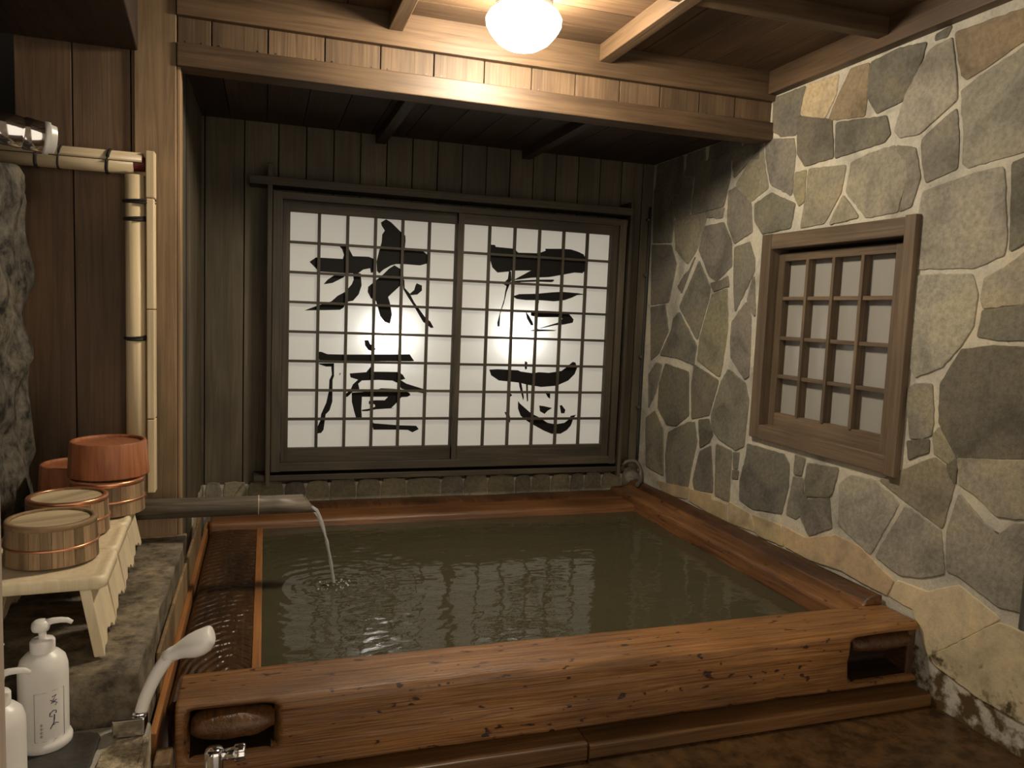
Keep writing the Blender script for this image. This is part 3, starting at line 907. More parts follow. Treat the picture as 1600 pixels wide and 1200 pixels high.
# ---- frame of the backlit screen
fr = struct(thing('window_2', 'dark outer frame of the backlit calligraphy screen on the back wall', 'window frame', (0.95, 4.03, 0.38)), 'dark outer frame of the backlit calligraphy screen on the back wall', 'window frame')
mb = MB()
mb.box((0.03, 3.945, 1.765), (1.935, 4.09, 1.80)); mb.box((0.03, 3.945, 0.412), (1.935, 4.09, 0.455))
mb.box((-0.08, 3.93, 1.825), (1.96, 4.085, 1.865)); mb.box((-0.05, 3.955, 0.362), (2.0, 4.075, 0.392))
mb.build('frame_rail', 'frame', fr, bevel=0.003)
mb = MB()
mb.box((0.03, 3.943, 0.41), (0.075, 4.09, 1.802)); mb.box((1.89, 3.943, 0.41), (1.93, 4.09, 1.802))
mb.box((0.005, 3.94, 0.335), (0.028, 4.07, 1.93)); mb.box((1.948, 3.94, 0.335), (1.968, 4.07, 1.90))
mb.build('frame_post', 'frame_z', fr, bevel=0.003)

# ================================================================ THINGS
# ---- sliding lattice panels with brush writing
def shoji(name, label, x0, x1, px0, px1, y, key):
    t = thing(name, label, 'sliding screen', ((x0 + x1) / 2, y, 0.455))
    pz0, pz1 = 0.524, 1.712
    box((x0, y - 0.012, pz1), (x1, y + 0.016, 1.768)).build('top_rail', 'frame', t, bevel=0.002)
    box((x0, y - 0.012, 0.452), (x1, y + 0.016, pz0)).build('bottom_rail', 'frame', t, bevel=0.002)
    for a, b in ((x0, px0), (px1, x1)):
        box((a, y - 0.014, 0.452), (b, y + 0.018, 1.768)).build('panel_stile', 'frame_z', t, bevel=0.002)
    lat = MB()
    for i in range(1, 8):
        z = pz0 + (pz1 - pz0) * i / 8
        lat.box((px0, y - 0.008, z - 0.0065), (px1, y + 0.006, z + 0.0065), 0)
    for i in range(1, 6):
        x = px0 + (px1 - px0) * i / 6
        lat.box((x - 0.0075, y - 0.01, pz0), (x + 0.0075, y + 0.006, pz1), 1)
    lat.build('lattice', ['frame', 'frame_z'], t, bevel=0.001)
    p = box((px0 - 0.005, y + 0.0165, pz0 - 0.005), (px1 + 0.005, y + 0.018, pz1 + 0.005)).build('paper', 'paper', t)
    g = MB()
    for poly in STROKES[key]:
        pts = [Vector((a / 1000, b / 1000)) for a, b in poly]
        g.prism([(q.x, q.y) for q in pts], y + 0.0135, y + 0.0158, lambda u, v, h: (u, h, v))
    g.build('brush_writing', 'glyph', p)
    return t
shoji('shoji_panel', 'left backlit paper lattice panel with two black brush characters', 0.078, 0.985, 0.113, 0.955, 4.0, 'left')
shoji('shoji_panel.001', 'right backlit paper lattice panel with brush writing, sliding in front of the left one', 0.96, 1.885, 0.993, 1.842, 3.968, 'right')

for i, (x, z, yb, lab) in enumerate(((0.62, 1.12, 4.076, 'bright lamp glowing through the left paper panel'), (1.338, 1.148, 4.044, 'bright lamp glowing through the right paper panel'))):
    b = thing('light_bulb', lab, 'lamp', (x, yb, z), 'lamps behind the paper')
    MB().lathe([(0.002, -0.035), (0.02, -0.028), (0.03, -0.005), (0.026, 0.015), (0.014, 0.03), (0.012, 0.034)], (x, yb, z), 20).build('bulb_glass', 'bulb', b)
    m_ = MB().lathe([(0.013, 0.034), (0.013, 0.06), (0.02, 0.062), (0.02, 0.07)], (x, yb, z), 16)
    m_.box((x - 0.012, yb, z + 0.06), (x + 0.012, 4.352, z + 0.08))
    m_.build('lamp_holder', 'box', b)

# ---- ceiling lamp
LX, LY = 0.835, 2.59
def make_lamp(label):
    t = thing('ceiling_light', label, 'lamp')
    MB().lathe([(0.097, 0.002), (0.099, -0.02), (0.099, -0.064), (0.097, -0.07), (0.09, -0.07)], seg=48).build('lamp_base', 'lamp_base', t)
    prof = [(0.099, -0.071), (0.119, -0.081), (0.13, -0.1), (0.129, -0.12), (0.115, -0.145), (0.09, -0.174), (0.06, -0.192), (0.03, -0.201), (0.004, -0.203)]
    MB().lathe(prof, seg=48).build('lamp_globe', 'globe', t)
    return t
lamp = make_lamp('round glowing opal glass lamp on the ceiling in front of the header')
lamp.location = (LX, LY, ZC)
# ---- the sunken wooden bath
bath = thing('bathtub', 'sunken bath framed by heavy red-brown timber beams', 'bath', (0.95, 2.9, 0.0))
WZ = 0.185
def smoothstep(a, b, x):
    t = max(0.0, min(1.0, (x - a) / (b - a)))
    return t * t * (3 - 2 * t)
def front_section(x):
    yin, yout, top, bot = 2.132, 1.945, 0.262, 0.06
    pts = [(yin, bot), (yin, top - 0.02), (yin - 0.008, top - 0.004)]
    for i in range(7):
        pts.append((yin - 0.02 - (yin - yout - 0.05) * i / 6, top - 0.004 * i / 6))
    pts += [(yout + 0.018, top - 0.006), (yout + 0.008, top - 0.013), (yout + 0.002, top - 0.024)]
    n = 22
    for i in range(1, n + 1):
        pts.append((yout, top - 0.024 + (bot - top + 0.024) * i / n))
    out = []
    wl = smoothstep(-0.185, -0.155, x) * (1 - smoothstep(0.005, 0.05, x))
    wr = smoothstep(1.835, 1.9, x) * (1 - 0.0 * x)
    for (y, z) in pts:
        if y < yout + 0.01:
            a = wl * smoothstep(0.108, 0.135, z) * (1 - smoothstep(0.232, 0.24, z))
            b = wr * smoothstep(0.066, 0.1, z) * (1 - smoothstep(0.212, 0.238, z))
            y = y + 0.085 * a + 0.115 * b
        w = 0.004 * nz(x * 3, z * 22, 1) + 0.002 * nz(x * 12, z * 60 + y * 60, 5)
        zz = z + (0.0035 * nz(x * 2.2, y * 16, 8) + 0.0018 * nz(x * 7, y * 60, 3) if z > 0.2 else 0)
        out.append((x, y + w, zz))
    return out
mb = MB()
mb.ring_loft([front_section(-0.203 + (2.136 + 0.203) * i / 300) for i in range(301)])
for k, f in enumerate(mb.f):
    if len(f) == 4:
        c = [sum(mb.v[i][q] for i in f) / 4 for q in range(3)]
        if c[1] > 1.968 and c[2] < 0.243 and c[1] < 2.1 and (c[0] > 1.85 or c[0] < 0.05) and c[2] > 0.08:
            mb.mi[k] = 1
fb = mb.build('front_beam', ['bath_x', 'notch_black'], bath)
mb = MB()                                              # tenon of the left beam showing in its mortise
rings = []
for i in range(15):
    u = i / 14
    x = -0.168 + 0.2 * u
    s = 0.55 + 0.45 * math.sin(PI * min(1, max(0, u * 1.05))) ** 0.5 if 0 < u < 1 else 0.5
    ring = []
    for j in range(20):
        a = 2 * PI * j / 20
        ring.append((x, 1.975 + 0.056 * s * math.cos(a) + 0.004 * nz(x * 30, j), 0.193 + 0.038 * s * math.sin(a) + 0.004 * nz(x * 30, j, 4)))
    rings.append(ring)
mb.ring_loft(rings)
mb.build('log_end', 'bath_end', bath)
mb = MB()
rings = []
for i in range(15):
    u = i / 14
    x = 1.865 + 0.245 * u
    s = 0.7 + 0.3 * math.sin(PI * u) ** 0.5 if 0 < u < 1 else 0.66
    rings.append([(x, 1.995 + 0.062 * s * math.cos(2 * PI * j / 20) + 0.004 * nz(x * 25, j), 0.2 + 0.032 * s * math.sin(2 * PI * j / 20) + 0.004 * nz(x * 25, j, 4)) for j in range(20)])
mb.ring_loft(rings)
mb.build('log_end', 'bath_rough', bath)

def beam_y(x0, x1, y0, y1, prof, name, mat, n=120, amp=0.004):
    """prof: list of (u 0..1 across, z)"""
    rings = []
    for i in range(n + 1):
        y = y0 + (y1 - y0) * i / n
        r = []
        for (u, z) in prof:
            x = x0 + (x1 - x0) * u
            top = 1 if z > 0.1 else 0
            r.append((x + 0.0025 * nz(y * 4, z * 20, 2), y, z + top * (amp * nz(y * 3, x * 22, 6) + amp * 0.5 * nz(y * 10, x * 60, 2))))
        rings.append(r)
    m_ = MB().ring_loft(rings)
    if isinstance(mat, list):
        for k, f in enumerate(m_.f):
            if sum(m_.v[i][0] for i in f) / len(f) > x0 + (x1 - x0) * 0.6:
                m_.mi[k] = 1
    return m_.build(name, mat, bath)
pr = [(0, -0.25), (0, 0.235), (0.03, 0.248)] + [(0.06 + 0.5 * i / 6, 0.252 + 0.004 * i / 6) for i in range(7)] + [(0.62, 0.268), (0.72, 0.285), (0.85, 0.29), (0.97, 0.292), (1, 0.29), (1, -0.25)]
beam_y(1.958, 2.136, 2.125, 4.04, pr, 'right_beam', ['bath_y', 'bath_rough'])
pl = [(0, -0.25), (0, 0.165), (0.03, 0.178)] + [(0.06 + 0.86 * i / 8, 0.184 + 0.004 * math.sin(PI * i / 8)) for i in range(9)] + [(0.96, 0.182), (1, 0.168), (1, -0.25)]
beam_y(-0.238, -0.006, 2.12, 3.74, pl, 'left_beam', 'bath_wet', amp=0.002)
rings = []
for i in range(161):
    x = -0.24 + (2.136 + 0.24) * i / 160
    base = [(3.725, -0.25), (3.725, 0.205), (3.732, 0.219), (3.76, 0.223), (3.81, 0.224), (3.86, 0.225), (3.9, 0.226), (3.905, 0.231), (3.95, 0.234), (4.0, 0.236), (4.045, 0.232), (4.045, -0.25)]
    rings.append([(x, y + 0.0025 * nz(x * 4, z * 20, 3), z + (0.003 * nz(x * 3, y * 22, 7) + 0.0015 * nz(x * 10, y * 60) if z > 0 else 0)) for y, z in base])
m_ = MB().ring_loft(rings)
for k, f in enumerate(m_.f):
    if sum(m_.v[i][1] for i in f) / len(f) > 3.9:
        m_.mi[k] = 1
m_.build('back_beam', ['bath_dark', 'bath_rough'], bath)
box((2.105, 1.965, 0.02), (2.1375, 2.1, 0.235)).build('end_block', 'bath_rough', bath, bevel=0.006)
box((-0.03, 2.135, 0.12), (-0.003, 3.728, 0.19)).build('edge_lath', 'orange', bath, bevel=0.004)
box((-0.02, 2.1, -0.3), (2.0, 3.74, -0.25)).build('basin_floor', 'bath_y', bath)
box((-0.05, 2.095, -0.28), (2.05, 2.128, 0.1)).build('inner_board', 'bath_x', bath)
box((-0.262, 1.95, 0.02), (-0.246, 3.86, 0.196)).build('edge_lath', 'orange', bath, bevel=0.002)
mb = MB()
mb.box((-0.2, 1.875, 0.0), (0.882, 1.99, 0.052)); mb.box((-0.2, 1.99, 0.0), (2.136, 2.06, 0.05))
mb.build('foot_plank', 'sill', bath, bevel=0.004)
box((0.888, 1.878, 0.0), (2.136, 1.99, 0.042)).build('foot_plank', 'sill', bath, bevel=0.004)

# ---- water
SPX, SPY = 0.262, 2.9
mb = MB()
nx, ny = 180, 170
X0, X1, Y0, Y1 = -0.004, 1.956, 2.133, 3.724
def wz(x, y):
    d = math.hypot(x - SPX, (y - SPY))
    h = 0.0014 * math.exp(-d * 4.0) * math.sin(d * 105 + 2.5 * nz(x * 5, y * 5, 3)) + 0.012 * math.exp(-(d / 0.03) ** 2)
    h += 0.0035 * math.exp(-(d / 0.09) ** 2) * nz(x * 60, y * 60, 2)
    h += 0.0016 * nz(x * 5, y * 9, 1) + 0.0005 * nz(x * 24, y * 34, 4) + 0.0024 * math.exp(-((x - 0.42) / 0.16) ** 2) * nz(x * 20, y * 52, 7)
    return WZ + h
for j in range(ny + 1):
    for i in range(nx + 1):
        x = X0 + (X1 - X0) * i / nx; y = Y0 + (Y1 - Y0) * j / ny
        mb.v.append((x, y, wz(x, y)))
for j in range(ny):
    for i in range(nx):
        a = j * (nx + 1) + i
        mb.face((a, a + 1, a + nx + 2, a + nx + 1), 0, None, True)
tag(mb.build('bath_water', 'water', fix=False), 'murky olive bath water inside the timber bath', 'water', kind='stuff')
mb = MB()
pts = []
for i in range(13):
    t = i / 12
    pts.append((0.168 + 0.094 * t ** 0.62, SPY + 0.002 * math.sin(9 * t), 0.497 - (0.497 - WZ + 0.004) * t ** 1.25))
mb.tube(pts, [0.0105 - 0.0045 * min(1, i / 5) + 0.0012 * math.sin(i * 2.3) for i in range(13)], 12)
for k in range(46):
    a_ = rr.random() * 2 * PI; d_ = 0.008 + 0.055 * rr.random() ** 1.5
    px_, py_ = SPX + 0.01 + d_ * math.cos(a_) * 1.4, SPY + d_ * math.sin(a_)
    r_ = 0.0012 + 0.003 * rr.random()
    mb.lathe([(0.0003, -r_), (r_ * 0.8, -r_ * 0.5), (r_, 0), (r_ * 0.75, r_ * 0.6), (0.0003, r_)], (px_, py_, WZ + 0.002 + 0.016 * rr.random() * (1 - d_ / 0.08)), 8)
tag(mb.build('falling_water', 'stream'), 'thin stream of water falling from the spout into the bath', 'water', kind='stuff')

# ---- bamboo spout
sp = thing('bath_spout', 'grey bamboo spout pouring water over the left rim of the bath', 'spout', (-0.44, SPY, 0.51))
mb = MB()
rings = []
R_ = 0.0345
def spring(x, r, shear=0.0):
    return [(x - shear * (0.5 + 0.5 * math.sin(2 * PI * j / 28)) , SPY + r * math.cos(2 * PI * j / 28), 0.514 + r * math.sin(2 * PI * j / 28)) for j in range(28)]
for x, r in ((-0.47, R_ * 1.06), (-0.3, R_ * 1.04), (-0.15, R_ * 1.02), (-0.028, R_), (-0.022, R_ * 1.05), (-0.014, R_ * 1.05), (-0.008, R_ * 0.985), (0.04, R_)):
    rings.append(spring(x, r))
rings.append(spring(0.188, R_ * 0.99, 0.05))
rings.append(spring(0.187, R_ * 0.82, 0.05))
rings.append(spring(0.04, R_ * 0.8))
rings.append(spring(0.035, R_ * 0.05))
mb.ring_loft(rings)
mb.build('spout_tube', 'spout', sp)
MB().lathe([(R_ * 1.0, -0.0195), (R_ * 1.075, -0.019), (R_ * 1.075, -0.0165), (R_ * 1.0, -0.016)], (0, SPY, 0.514), 28, 'X').build('node_ring', 'bamboo_x', sp)

# ---- bamboo water pipe on the boards
bp = thing('bamboo_pipe', 'pale bamboo water pipe with black cord ties on the brown boards', 'pipe', (-0.45, 2.945, 0.42))
YP = 2.945
def half(a, b, r, up, axis):
    """split bamboo: half a tube with wall thickness"""
    rings = []
    for s in (a, b):
        ring = []
        for rr_ in (r, r * 0.82):
            angs = [PI * j / 12 for j in range(13)]
            if rr_ != r:
                angs = angs[::-1]
            for t in angs:
                ring.append((s, rr_ * math.cos(t), rr_ * math.sin(t) * up))
        rings.append(ring)
    return rings
m_ = MB()
m_.ring_loft([[(p[0], YP + p[1], 1.716 + p[2]) for p in r] for r in half(-0.86, -0.405, 0.036, 1, 'X')])
m_.build('upper_half', 'bamboo_x', bp)
m_ = MB()
m_.ring_loft([[(p[0], YP + p[1], 1.713 + p[2]) for p in r] for r in half(-0.86, -0.432, 0.036, -1, 'X')])
m_.build('lower_half', 'bamboo_x', bp)
MB().lathe([(0.026, -0.86), (0.026, -0.4), (0.02, -0.396)], (0, YP, 1.714), 20, 'X').build('inner_pipe', 'wine', bp)
m_ = MB()
zz = [0.55, 0.80, 1.05, 1.06, 1.07, 1.35, 1.68]
m_.lathe([(0.033, 0.553), (0.033, 1.0), (0.0325, 1.675)], (-0.43, YP, 0), 28)
m_.build('down_pipe', 'bamboo', bp)
m_ = MB()
for z0, z1, w in ((1.60, 1.757, 0.0135), (1.22, 1.597, 0.0125), (0.835, 1.217, 0.0125), (0.57, 0.832, 0.0125)):
    m_.box((-0.392 - w + 0.0125, YP - 0.033, z0), (-0.379 + w - 0.0005, YP + 0.02, z1))
m_.build('cover_strip', 'bamboo', bp, bevel=0.003)
for x in (-0.72, -0.655, -0.51):
    MB().tube([(x + 0.006 * math.sin(a), YP + 0.0385 * math.cos(a), 1.714 + 0.0385 * math.sin(a)) for a in [2 * PI * j / 24 for j in range(25)]], 0.0055 if x != -0.655 else 0.0035, 8).build('cord_tie', 'cord', bp)
for z, r in ((1.585, 0.046), (1.525, 0.035), (1.115, 0.035)):
    c = MB()
    for k in range(2):
        c.tube([(-0.43 + 0.012 * (r > 0.04) + (r if r < 0.04 else 0.05) * math.cos(a), YP + 0.036 * math.sin(a), z + 0.006 * k + 0.004 * math.sin(a + k)) for a in [2 * PI * j / 24 for j in range(25)]], 0.004, 8)
    c.build('cord_tie', 'cord', bp)

# ---- rough rock at far left and the stone ledge
mb = MB()
grid_noise_block(mb, (-1.15, 2.5, 0.41), (-0.752, 2.93, 1.655), 34, 0.04, 8.0)
tag(mb.build('rock_outcrop', 'rock'), 'rough grey rock face standing left of the brown boards', 'rock')
lg = thing('stone_ledge', 'worn stone ledge that carries the stools and tubs', 'ledge', (-0.75, 2.4, 0.0))
mb = MB()
grid_noise_block(mb, (-1.28, 1.885, 0.0), (-0.274, 2.98, 0.393), 22, 0.009, 7.0)
mb.build('ledge_block', 'ledge', lg)
m_ = MB()
for a, b in ((2.16, 2.5), (2.503, 2.86), (2.863, 3.2), (3.203, 3.55)):
    m_.box((-0.272, a, 0.02), (-0.262, b, 0.31))
m_.build('cladding', 'clad', lg, bevel=0.003)
ct = thing('wash_counter', 'low counter of slate and speckled beige stone under the pump bottles', 'counter', (-0.7, 1.5, 0.0))
box((-1.28, 1.0, 0.0), (-0.246, 1.868, 0.272)).build('counter_base', 'mortar', ct, bevel=0.006)
m_ = MB()
m_.prism(smooth_poly([(-1.2, 1.05), (-0.35, 1.05), (-0.342, 1.835), (-1.2, 1.84)], cut=0.03, jit=0.004), 0.27, 0.282, lambda u, v, h: (u, v, h))
m_.build('slate_top', 'slate', ct, bevel=0.002)
m_ = MB()
m_.prism(smooth_poly([(-0.325, 1.05), (-0.25, 1.05), (-0.25, 1.79), (-0.3, 1.79), (-0.328, 1.75)], cut=0.05, jit=0.004), 0.27, 0.281, lambda u, v, h: (u, v, h))
m_.box((-0.25, 1.05, 0.02), (-0.24, 1.79, 0.279))
m_.build('granite_top', 'granite', ct, bevel=0.002)
tag(box((-0.244, 1.86, 0.0), (-0.205, 1.94, 0.165)).build('corner_block', 'clad', bevel=0.006), 'small stained wood block at the near left corner of the bath', 'block')

# ---- cream bath stools
def make_stool():
    t = thing('bath_stool', '', 'stool')
    m_ = MB()
    k = 24
    def plate(z, ins):
        pts = []
        hx, hy, r = 0.15 - ins, 0.114 - ins, 0.022
        for cx, cy, a0 in ((hx - r, hy - r, 0), (-hx + r, hy - r, PI / 2), (-hx + r, -hy + r, PI), (hx - r, -hy + r, 1.5 * PI)):
            for q in range(6):
                a = a0 + PI / 2 * q / 5
                pts.append((cx + r * math.cos(a), cy + r * math.sin(a), z))
        return pts
    m_.ring_loft([plate(0.168, 0.006), plate(0.172, 0.0), plate(0.19, 0.0), plate(0.198, 0.003), plate(0.2, 0.009), plate(0.197, 0.018), plate(0.194, 0.03)])
    m_.build('seat', 'stool', t)
    for s in (1, -1):
        m_ = MB()
        prof = []
        n = 20
        for i in range(n + 1):
            y = -0.105 + 0.21 * i / n
            z = 0.003 + 0.012 * abs(math.sin(PI * 3.5 * i / n)) + (0.02 * math.sin(PI * (i / n - 0.2) / 0.6) if 0.2 < i / n < 0.8 else 0)
            prof.append((y, max(0.0, z if 0 < i < n else 0)))
        loop = prof + [(0.095, 0.17), (-0.095, 0.17)]
        outer = [(s * (0.146 - 0.032 * z / 0.17), y, z) for y, z in loop]
        inner = [(s * (0.122 - 0.032 * z / 0.17), y, z) for y, z in loop]
        m_.ring_loft([outer, inner], smooth=False)
        m_.build('leg', 'stool', t, bevel=0.0015)
    return t
stool = make_stool()
SL = [('cream bath stool nearest the viewer, under the front pale wooden tub', (-0.508, 2.055, 0.401), (0, 0, 0.05)),
      ('cream bath stool second from the front, under the half hidden tub', (-0.522, 2.288, 0.401), (0, 0, 0.05)),
      ('cream bath stool third from the front, under the stacked tubs', (-0.534, 2.519, 0.401), (0, 0, 0.04)),
      ('cream bath stool farthest back, beside the bamboo spout', (-0.546, 2.75, 0.401), (0, 0, 0.03))]
for i, (lab, loc, rot) in enumerate(SL):
    o = stool if i == 0 else copy_tree(stool)
    o.location = loc; o.rotation_euler = rot
    tag(o, lab, 'stool', 'cream bath stools on the ledge')

# ---- wash tubs, all standing upside down
def make_bucket(dark_rim):
    t = thing('wash_tub', '', 'tub')
    r0, r1, h = 0.104, 0.1, 0.1
    for i in range(26):
        a0 = 2 * PI * i / 26; a1 = 2 * PI * (i + 1) / 26 - 0.008
        if i == 0:
            m_ = MB()
        n = len(m_.v)
        for z, ro, ri in ((0, r0, r0 - 0.012), (h, r1, r1 - 0.012)):
            for r in (ro, ri):
                for q in range(3):
                    a = a0 + (a1 - a0) * q / 2
                    m_.v.append((r * math.cos(a), r * math.sin(a), z))
        for q in range(2):
            m_.face((n + q, n + q + 1, n + 7 + q, n + 6 + q)); m_.face((n + 3 + q, n + 9 + q, n + 10 + q, n + 4 + q))
            m_.face((n + 6 + q, n + 7 + q, n + 10 + q, n + 9 + q)); m_.face((n + q, n + 3 + q, n + 4 + q, n + 1 + q))
        m_.face((n, n + 6, n + 9, n + 3)); m_.face((n + 2, n + 5, n + 11, n + 8))
    m_.build('staves', 'bucket', t)
    m_ = MB()
    for i in range(6):
        a = -0.088 + 0.176 * i / 6; b = a + 0.0285
        pts = []
        for x in (a, (a + b) / 2, b):
            pts.append((x, math.sqrt(max(0, 0.0885 ** 2 - x * x))))
        poly = [(p[0], -p[1]) for p in pts] + [(p[0], p[1]) for p in pts[::-1]]
        m_.prism(poly, h - 0.014, h - 0.004, lambda u, v, hh: (v, u, hh))
    m_.build('base_board', 'bucket_board', t)
    MB().lathe([(r1 - 0.012, h + 0.0005), (r1 - 0.011, h + 0.002), (r1 - 0.001, h + 0.002), (r1 + 0.0008, h - 0.001), (r1 + 0.0008, h - 0.011), (r1 - 0.001, h - 0.0115), (r1 - 0.012, h - 0.0115)], seg=64, caps=False).build('rim_band', 'bucket_dark' if dark_rim else 'copper', t)
    MB().tube([((r0 - 0.0016) * math.cos(a) + 0, (r0 - 0.0016) * math.sin(a), 0.043) for a in [2 * PI * j / 64 for j in range(65)]], 0.0034, 8).build('hoop', 'copper', t)
    return t
tubA = make_bucket(True)
tag(tubA, 'pale cedar tub with copper hoop, upside down, nearest the viewer', 'tub', 'upturned wash tubs on the stools')
tubA.location = (-0.504, 2.121, 0.6025); tubA.rotation_euler = (0, 0, 0.35)
tubB = make_bucket(False)
tag(tubB, 'pale cedar tub upside down, half hidden behind the front tub', 'tub', 'upturned wash tubs on the stools')
tubB.location = (-0.519, 2.352, 0.6025); tubB.rotation_euler = (0, 0, 0.9)
tubC = copy_tree(tubB)
tag(tubC, 'grey cedar tub with copper hoop beneath the red-brown tub', 'tub', 'upturned wash tubs on the stools')
tubC.location = (-0.458, 2.571, 0.6025); tubC.rotation_euler = (0, 0, 2.1)
def make_red():
    t = thing('wash_tub', '', 'tub')
    prof = [(0.102, 0.0), (0.114, 0.0), (0.1145, 0.004), (0.1075, 0.104), (0.105, 0.107), (0.097, 0.107), (0.095, 0.1), (0.0945, 0.096)]
    MB().lathe(prof, seg=64, caps=False).build('tub_wall', 'rust', t)
    MB().lathe([(0.0955, 0.09), (0.0955, 0.098)], seg=48).build('base_board', 'rust', t)
    return t
red = make_red()
tag(red, 'plain red-brown wooden tub upside down on top of the grey tub', 'tub', 'upturned wash tubs on the stools')
red.location = (-0.462, 2.618, 0.7065)
red2 = copy_tree(red)
tag(red2, 'second red-brown tub, mostly hidden behind and left of the upper one', 'tub', 'upturned wash tubs on the stools')
red2.location = (-0.585, 2.79, 0.6025)

# ---- pump bottles
def make_bottle(label):
    t = thing('pump_bottle', label, 'bottle', (0, 0, 0), 'white pump bottles on the counter')
    prof = [(0.05, 0.0), (0.053, 0.003), (0.0535, 0.012), (0.051, 0.018), (0.0475, 0.02), (0.047, 0.03), (0.047, 0.15), (0.0465, 0.168), (0.042, 0.185), (0.032, 0.196), (0.024, 0.2), (0.022, 0.202)]
    MB().lathe(prof, seg=48).build('body', 'white', t)
    MB().lathe([(0.023, 0.2), (0.0235, 0.202), (0.0235, 0.222), (0.021, 0.226), (0.0075, 0.2275), (0.0072, 0.244), (0.01, 0.246)], seg=32).build('collar', 'white', t)
    m_ = MB()
    m_.lathe([(0.006, 0.242), (0.0155, 0.245), (0.0175, 0.252), (0.0165, 0.261), (0.011, 0.266), (0.002, 0.2675)], (-0.003, 0, 0), 28)
    m_.tube([(0.004, 0, 0.259), (0.02, 0, 0.2625), (0.034, 0, 0.2625), (0.046, 0, 0.2605), (0.055, 0, 0.2545)], [0.0075, 0.0065, 0.006, 0.0055, 0.0042], 12)
    m_.build('pump_head', 'white', t)
    return t
def bottle_marks(t, ang):
    """label outline and brush letters wrapped on the body"""
    def wrap(u, z, r=0.0474):
        a = ang + u / 0.047
        return (r * math.cos(a), r * math.sin(a), z)
    def stroke(m_, pts, w):
        m_.tube([wrap(u, z) for u, z in pts], w, 6, flat=0.6)
    m_ = MB()
    for pts in ([(-0.028, 0.026), (-0.028, 0.128)], [(-0.028, 0.128), (-0.01, 0.129), (0.01, 0.13), (0.03, 0.13)], [(-0.028, 0.026), (-0.01, 0.026), (0.01, 0.026), (0.03, 0.026)], [(0.03, 0.026), (0.03, 0.13)]):
        stroke(m_, pts, 0.0006)
    for z in (0.062, 0.054, 0.046, 0.038):
        stroke(m_, [(-0.019, z), (-0.0125, z + 0.0008)], 0.0008)
        stroke(m_, [(-0.016, z + 0.003), (-0.016, z - 0.003)], 0.0008)
        stroke(m_, [(-0.0185, z - 0.0026), (-0.013, z - 0.0024)], 0.0007)
    m_.build('label', 'grey_ink', t)
    m_ = MB()
    for pts in ([(0.004, 0.117), (0.012, 0.12), (0.006, 0.11), (0.002, 0.104), (0.008, 0.106), (0.014, 0.102), (0.01, 0.098)], [(0.001, 0.111), (0.006, 0.107), (0.013, 0.109)],
                [(0.0, 0.083), (0.006, 0.088), (0.012, 0.086), (0.011, 0.081)], [(0.0, 0.084), (-0.001, 0.077), (0.004, 0.076)], [(0.008, 0.079), (0.0075, 0.068)],
                [(0.0078, 0.069), (0.006, 0.06), (0.0, 0.05)], [(0.006, 0.062), (0.011, 0.06), (0.016, 0.058)], [(0.003, 0.057), (0.009, 0.058)]):
        stroke(m_, pts, 0.0013)
    m_.build('lettering', 'ink', t)
b1 = make_bottle('white pump bottle with a lettered label, right-hand one on the counter')
bottle_marks(b1, -PI / 2 + 0.38)
b1.location = (-0.452, 1.812, 0.281); b1.rotation_euler = (0, 0, 0.1); b1.scale = (1.03, 1.03, 1.045)
b2 = make_bottle('white pump bottle mostly hidden behind the door post, nearest the viewer')
b2.location = (-0.477, 1.6, 0.281); b2.rotation_euler = (0, 0, 0.15)
b3 = copy_tree(b2)
b3.location = (-0.56, 1.735, 0.281); b3.rotation_euler = (0, 0, 0.25)
b3['label'] = 'white pump bottle at the back left, only its nozzle showing past the post'

# ---- hand shower in its holder
hs = thing('hand_shower', 'white hand shower resting in a chrome holder on the counter edge', 'shower', (-0.27, 1.81, 0.281))
m_ = MB()
m_.box((-0.316, 1.79, 0.281), (-0.25, 1.85, 0.322))
m_.lathe([(0.018, 0.322), (0.018, 0.328), (0.014, 0.33)], (-0.262, 1.815, 0), 20)
m_.build('holder', 'chrome', hs, bevel=0.003)
m_ = MB()
path = wavy([(-0.262, 1.815, 0.318), (-0.25, 1.815, 0.36), (-0.228, 1.815, 0.41), (-0.2, 1.815, 0.452), (-0.185, 1.815, 0.459)], 5)
m_.tube(path, [0.0135 + 0.002 * (i / (len(path) - 1)) for i in range(len(path))], 18)
m_.build('handle', 'white', hs)
m_ = MB()
al = Vector((0.84, -0.02, 0.38)).normalized()
lb = Vector((0.02, 1, 0)); lb = (lb - al * lb.dot(al)).normalized(); la = al.cross(lb)
c0 = Vector((-0.2, 1.815, 0.452))
rings = []
for d, dz, ra, rb in ((-0.012, 0, 0.0142, 0.0145), (0.0, 0, 0.015, 0.0155), (0.02, 0, 0.0175, 0.0195), (0.036, -0.001, 0.022, 0.028), (0.052, -0.003, 0.0265, 0.036), (0.07, -0.004, 0.028, 0.039), (0.086, -0.003, 0.026, 0.037), (0.096, 0.001, 0.021, 0.031), (0.099, 0.003, 0.017, 0.026), (0.1, 0.003, 0.008, 0.012), (0.1, 0.003, 0.0005, 0.0008)):
    rings.append([c0 + al * d + la * (ra * math.sin(2 * PI * j / 32) * (1 if math.sin(2 * PI * j / 32) > 0 else 1)) + lb * (rb * math.cos(2 * PI * j / 32)) + Vector((0, 0, dz)) for j in range(32)])
m_.ring_loft(rings)
m_.build('shower_head', 'white', hs)

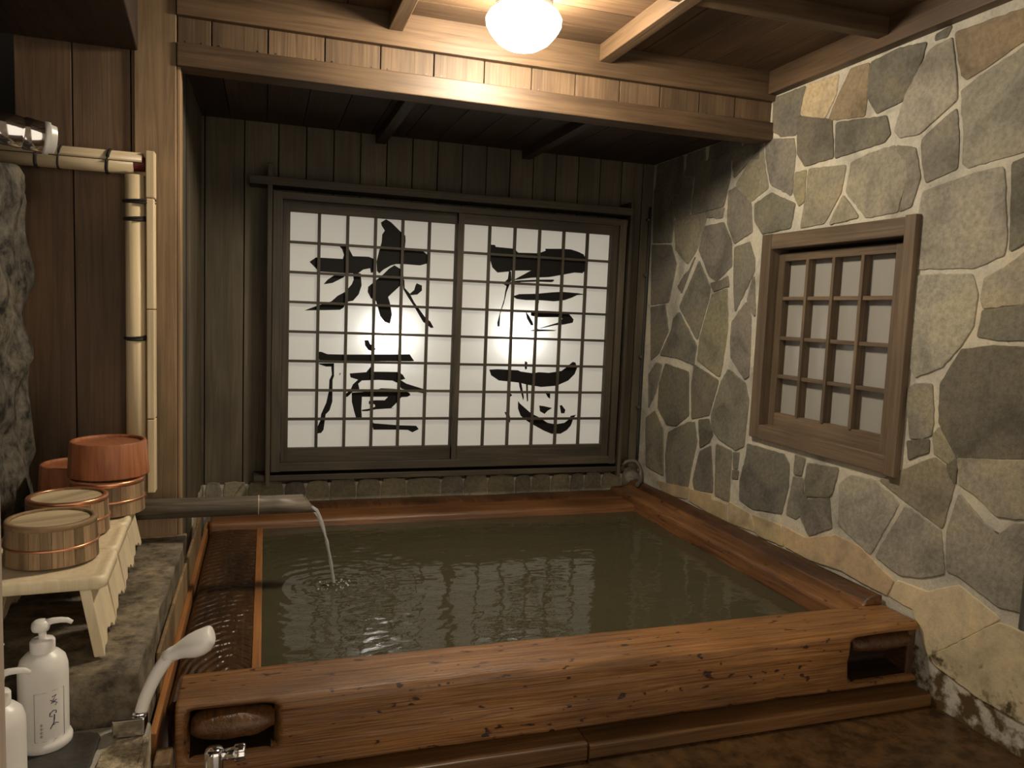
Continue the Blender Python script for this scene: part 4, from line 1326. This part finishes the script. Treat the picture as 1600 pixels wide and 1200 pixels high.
# ---- low chrome faucet by the bath corner
fc = thing('faucet', 'chrome tap at the near left corner of the bath', 'tap', (-0.1, 1.74, 0.2))
m_ = MB()
m_.lathe([(0.022, -0.242), (0.022, -0.232), (0.013, -0.23), (0.013, -0.12)], (0, 1.73, 0.19), 24, 'X')
m_.lathe([(0.02, 0.14), (0.021, 0.15), (0.021, 0.255), (0.018, 0.263), (0.004, 0.265)], (-0.1, 1.73, 0), 28)
m_.build('tap_body', 'chrome', fc)
m_ = MB()
m_.lathe([(0.012, -0.085), (0.014, -0.06), (0.0165, -0.055)], (0, 1.73, 0.247), 20, 'X')
pr_ = []
for x, r in ((-0.058, 0.0165), (-0.055, 0.018), (-0.038, 0.018), (-0.034, 0.0165)):
    pr_.append([(x, 1.73 + r * (1 + 0.08 * math.cos(8 * 2 * PI * j / 48)) * math.cos(2 * PI * j / 48), 0.247 + r * (1 + 0.08 * math.cos(8 * 2 * PI * j / 48)) * math.sin(2 * PI * j / 48)) for j in range(48)])
m_.ring_loft(pr_)
m_.build('tap_handle', 'chrome', fc)
m_ = MB()
m_.tube(wavy([(-0.1, 1.72, 0.2), (-0.085, 1.68, 0.195), (-0.075, 1.64, 0.17), (-0.072, 1.625, 0.13)], 5), 0.011, 16)
m_.build('tap_spout', 'chrome', fc)

# ---- chrome fitting at the upper left
sh = thing('shower_arm_head', 'chrome shower head with a white rim at the upper left edge', 'shower', (-0.36, 1.41, 1.515))
A0 = Vector((-0.402, 1.42, 1.516)); A1 = A0 + Vector((0.92, 0.38, -0.08)) * 0.08
ad = (A1 - A0).normalized(); au = ad.orthogonal().normalized(); av = ad.cross(au)
def along(prof, m_, seg=36):
    rings = []
    for d, r in prof:
        c = A0 + ad * d
        rings.append([c + au * r * math.cos(2 * PI * j / seg) + av * r * math.sin(2 * PI * j / seg) for j in range(seg)])
    m_.ring_loft(rings)
    return m_
along([(-0.1, 0.012), (-0.03, 0.012), (-0.004, 0.022), (0.0, 0.0245), (0.028, 0.0255), (0.03, 0.0245), (0.034, 0.0245), (0.036, 0.026), (0.064, 0.0245), (0.068, 0.02)], MB()).build('chrome_body', 'chrome', sh)
along([(0.062, 0.0262), (0.069, 0.0262), (0.07, 0.023), (0.078, 0.0218), (0.079, 0.018), (0.079, 0.003)], MB()).build('white_rim', 'white', sh)
MB().tube([tuple(A0 - ad * 0.09), (-0.6, 1.47, 1.53), (-1.31, 1.5, 1.53)], 0.012, 14).build('wall_arm', 'chrome', sh)

# ---- hose and cable in the far right corner, pipe at the right edge
m_ = MB()
m_.tube(wavy([(1.86, 4.03, 0.355), (1.93, 4.02, 0.352), (1.985, 4.015, 0.37), (2.04, 4.01, 0.405), (2.09, 4.0, 0.408), (2.118, 3.985, 0.37), (2.115, 3.97, 0.33), (2.1, 3.94, 0.305), (2.06, 3.9, 0.292)], 6), 0.0125, 12)
tag(m_.build('hose', 'hose'), 'dark hose bending over the stones in the far right corner of the bath', 'hose')
cb = thing('cable', 'thin black cable running up the far right corner beside the stone wall', 'cable', (2.13, 4.055, 0.38))
MB().tube(wavy([(2.128, 4.055, 0.38), (2.128, 4.058, 0.9), (2.13, 4.058, 1.5), (2.13, 4.06, 1.9)], 4), 0.0065, 10).build('cable_line', 'iron', cb)
for z in (0.72, 1.02, 1.5, 1.82):
    box((2.112, 4.05, z), (2.124, 4.08, z + 0.012)).build('cable_clip', 'nail', cb)
m_ = MB()
m_.lathe([(0.022, 0.4), (0.022, 2.26)], (2.115, 1.565, 0), 20)
tag(m_.build('water_pipe', 'pipe'), 'grey upright pipe on the stone wall at the right edge of the view', 'pipe')
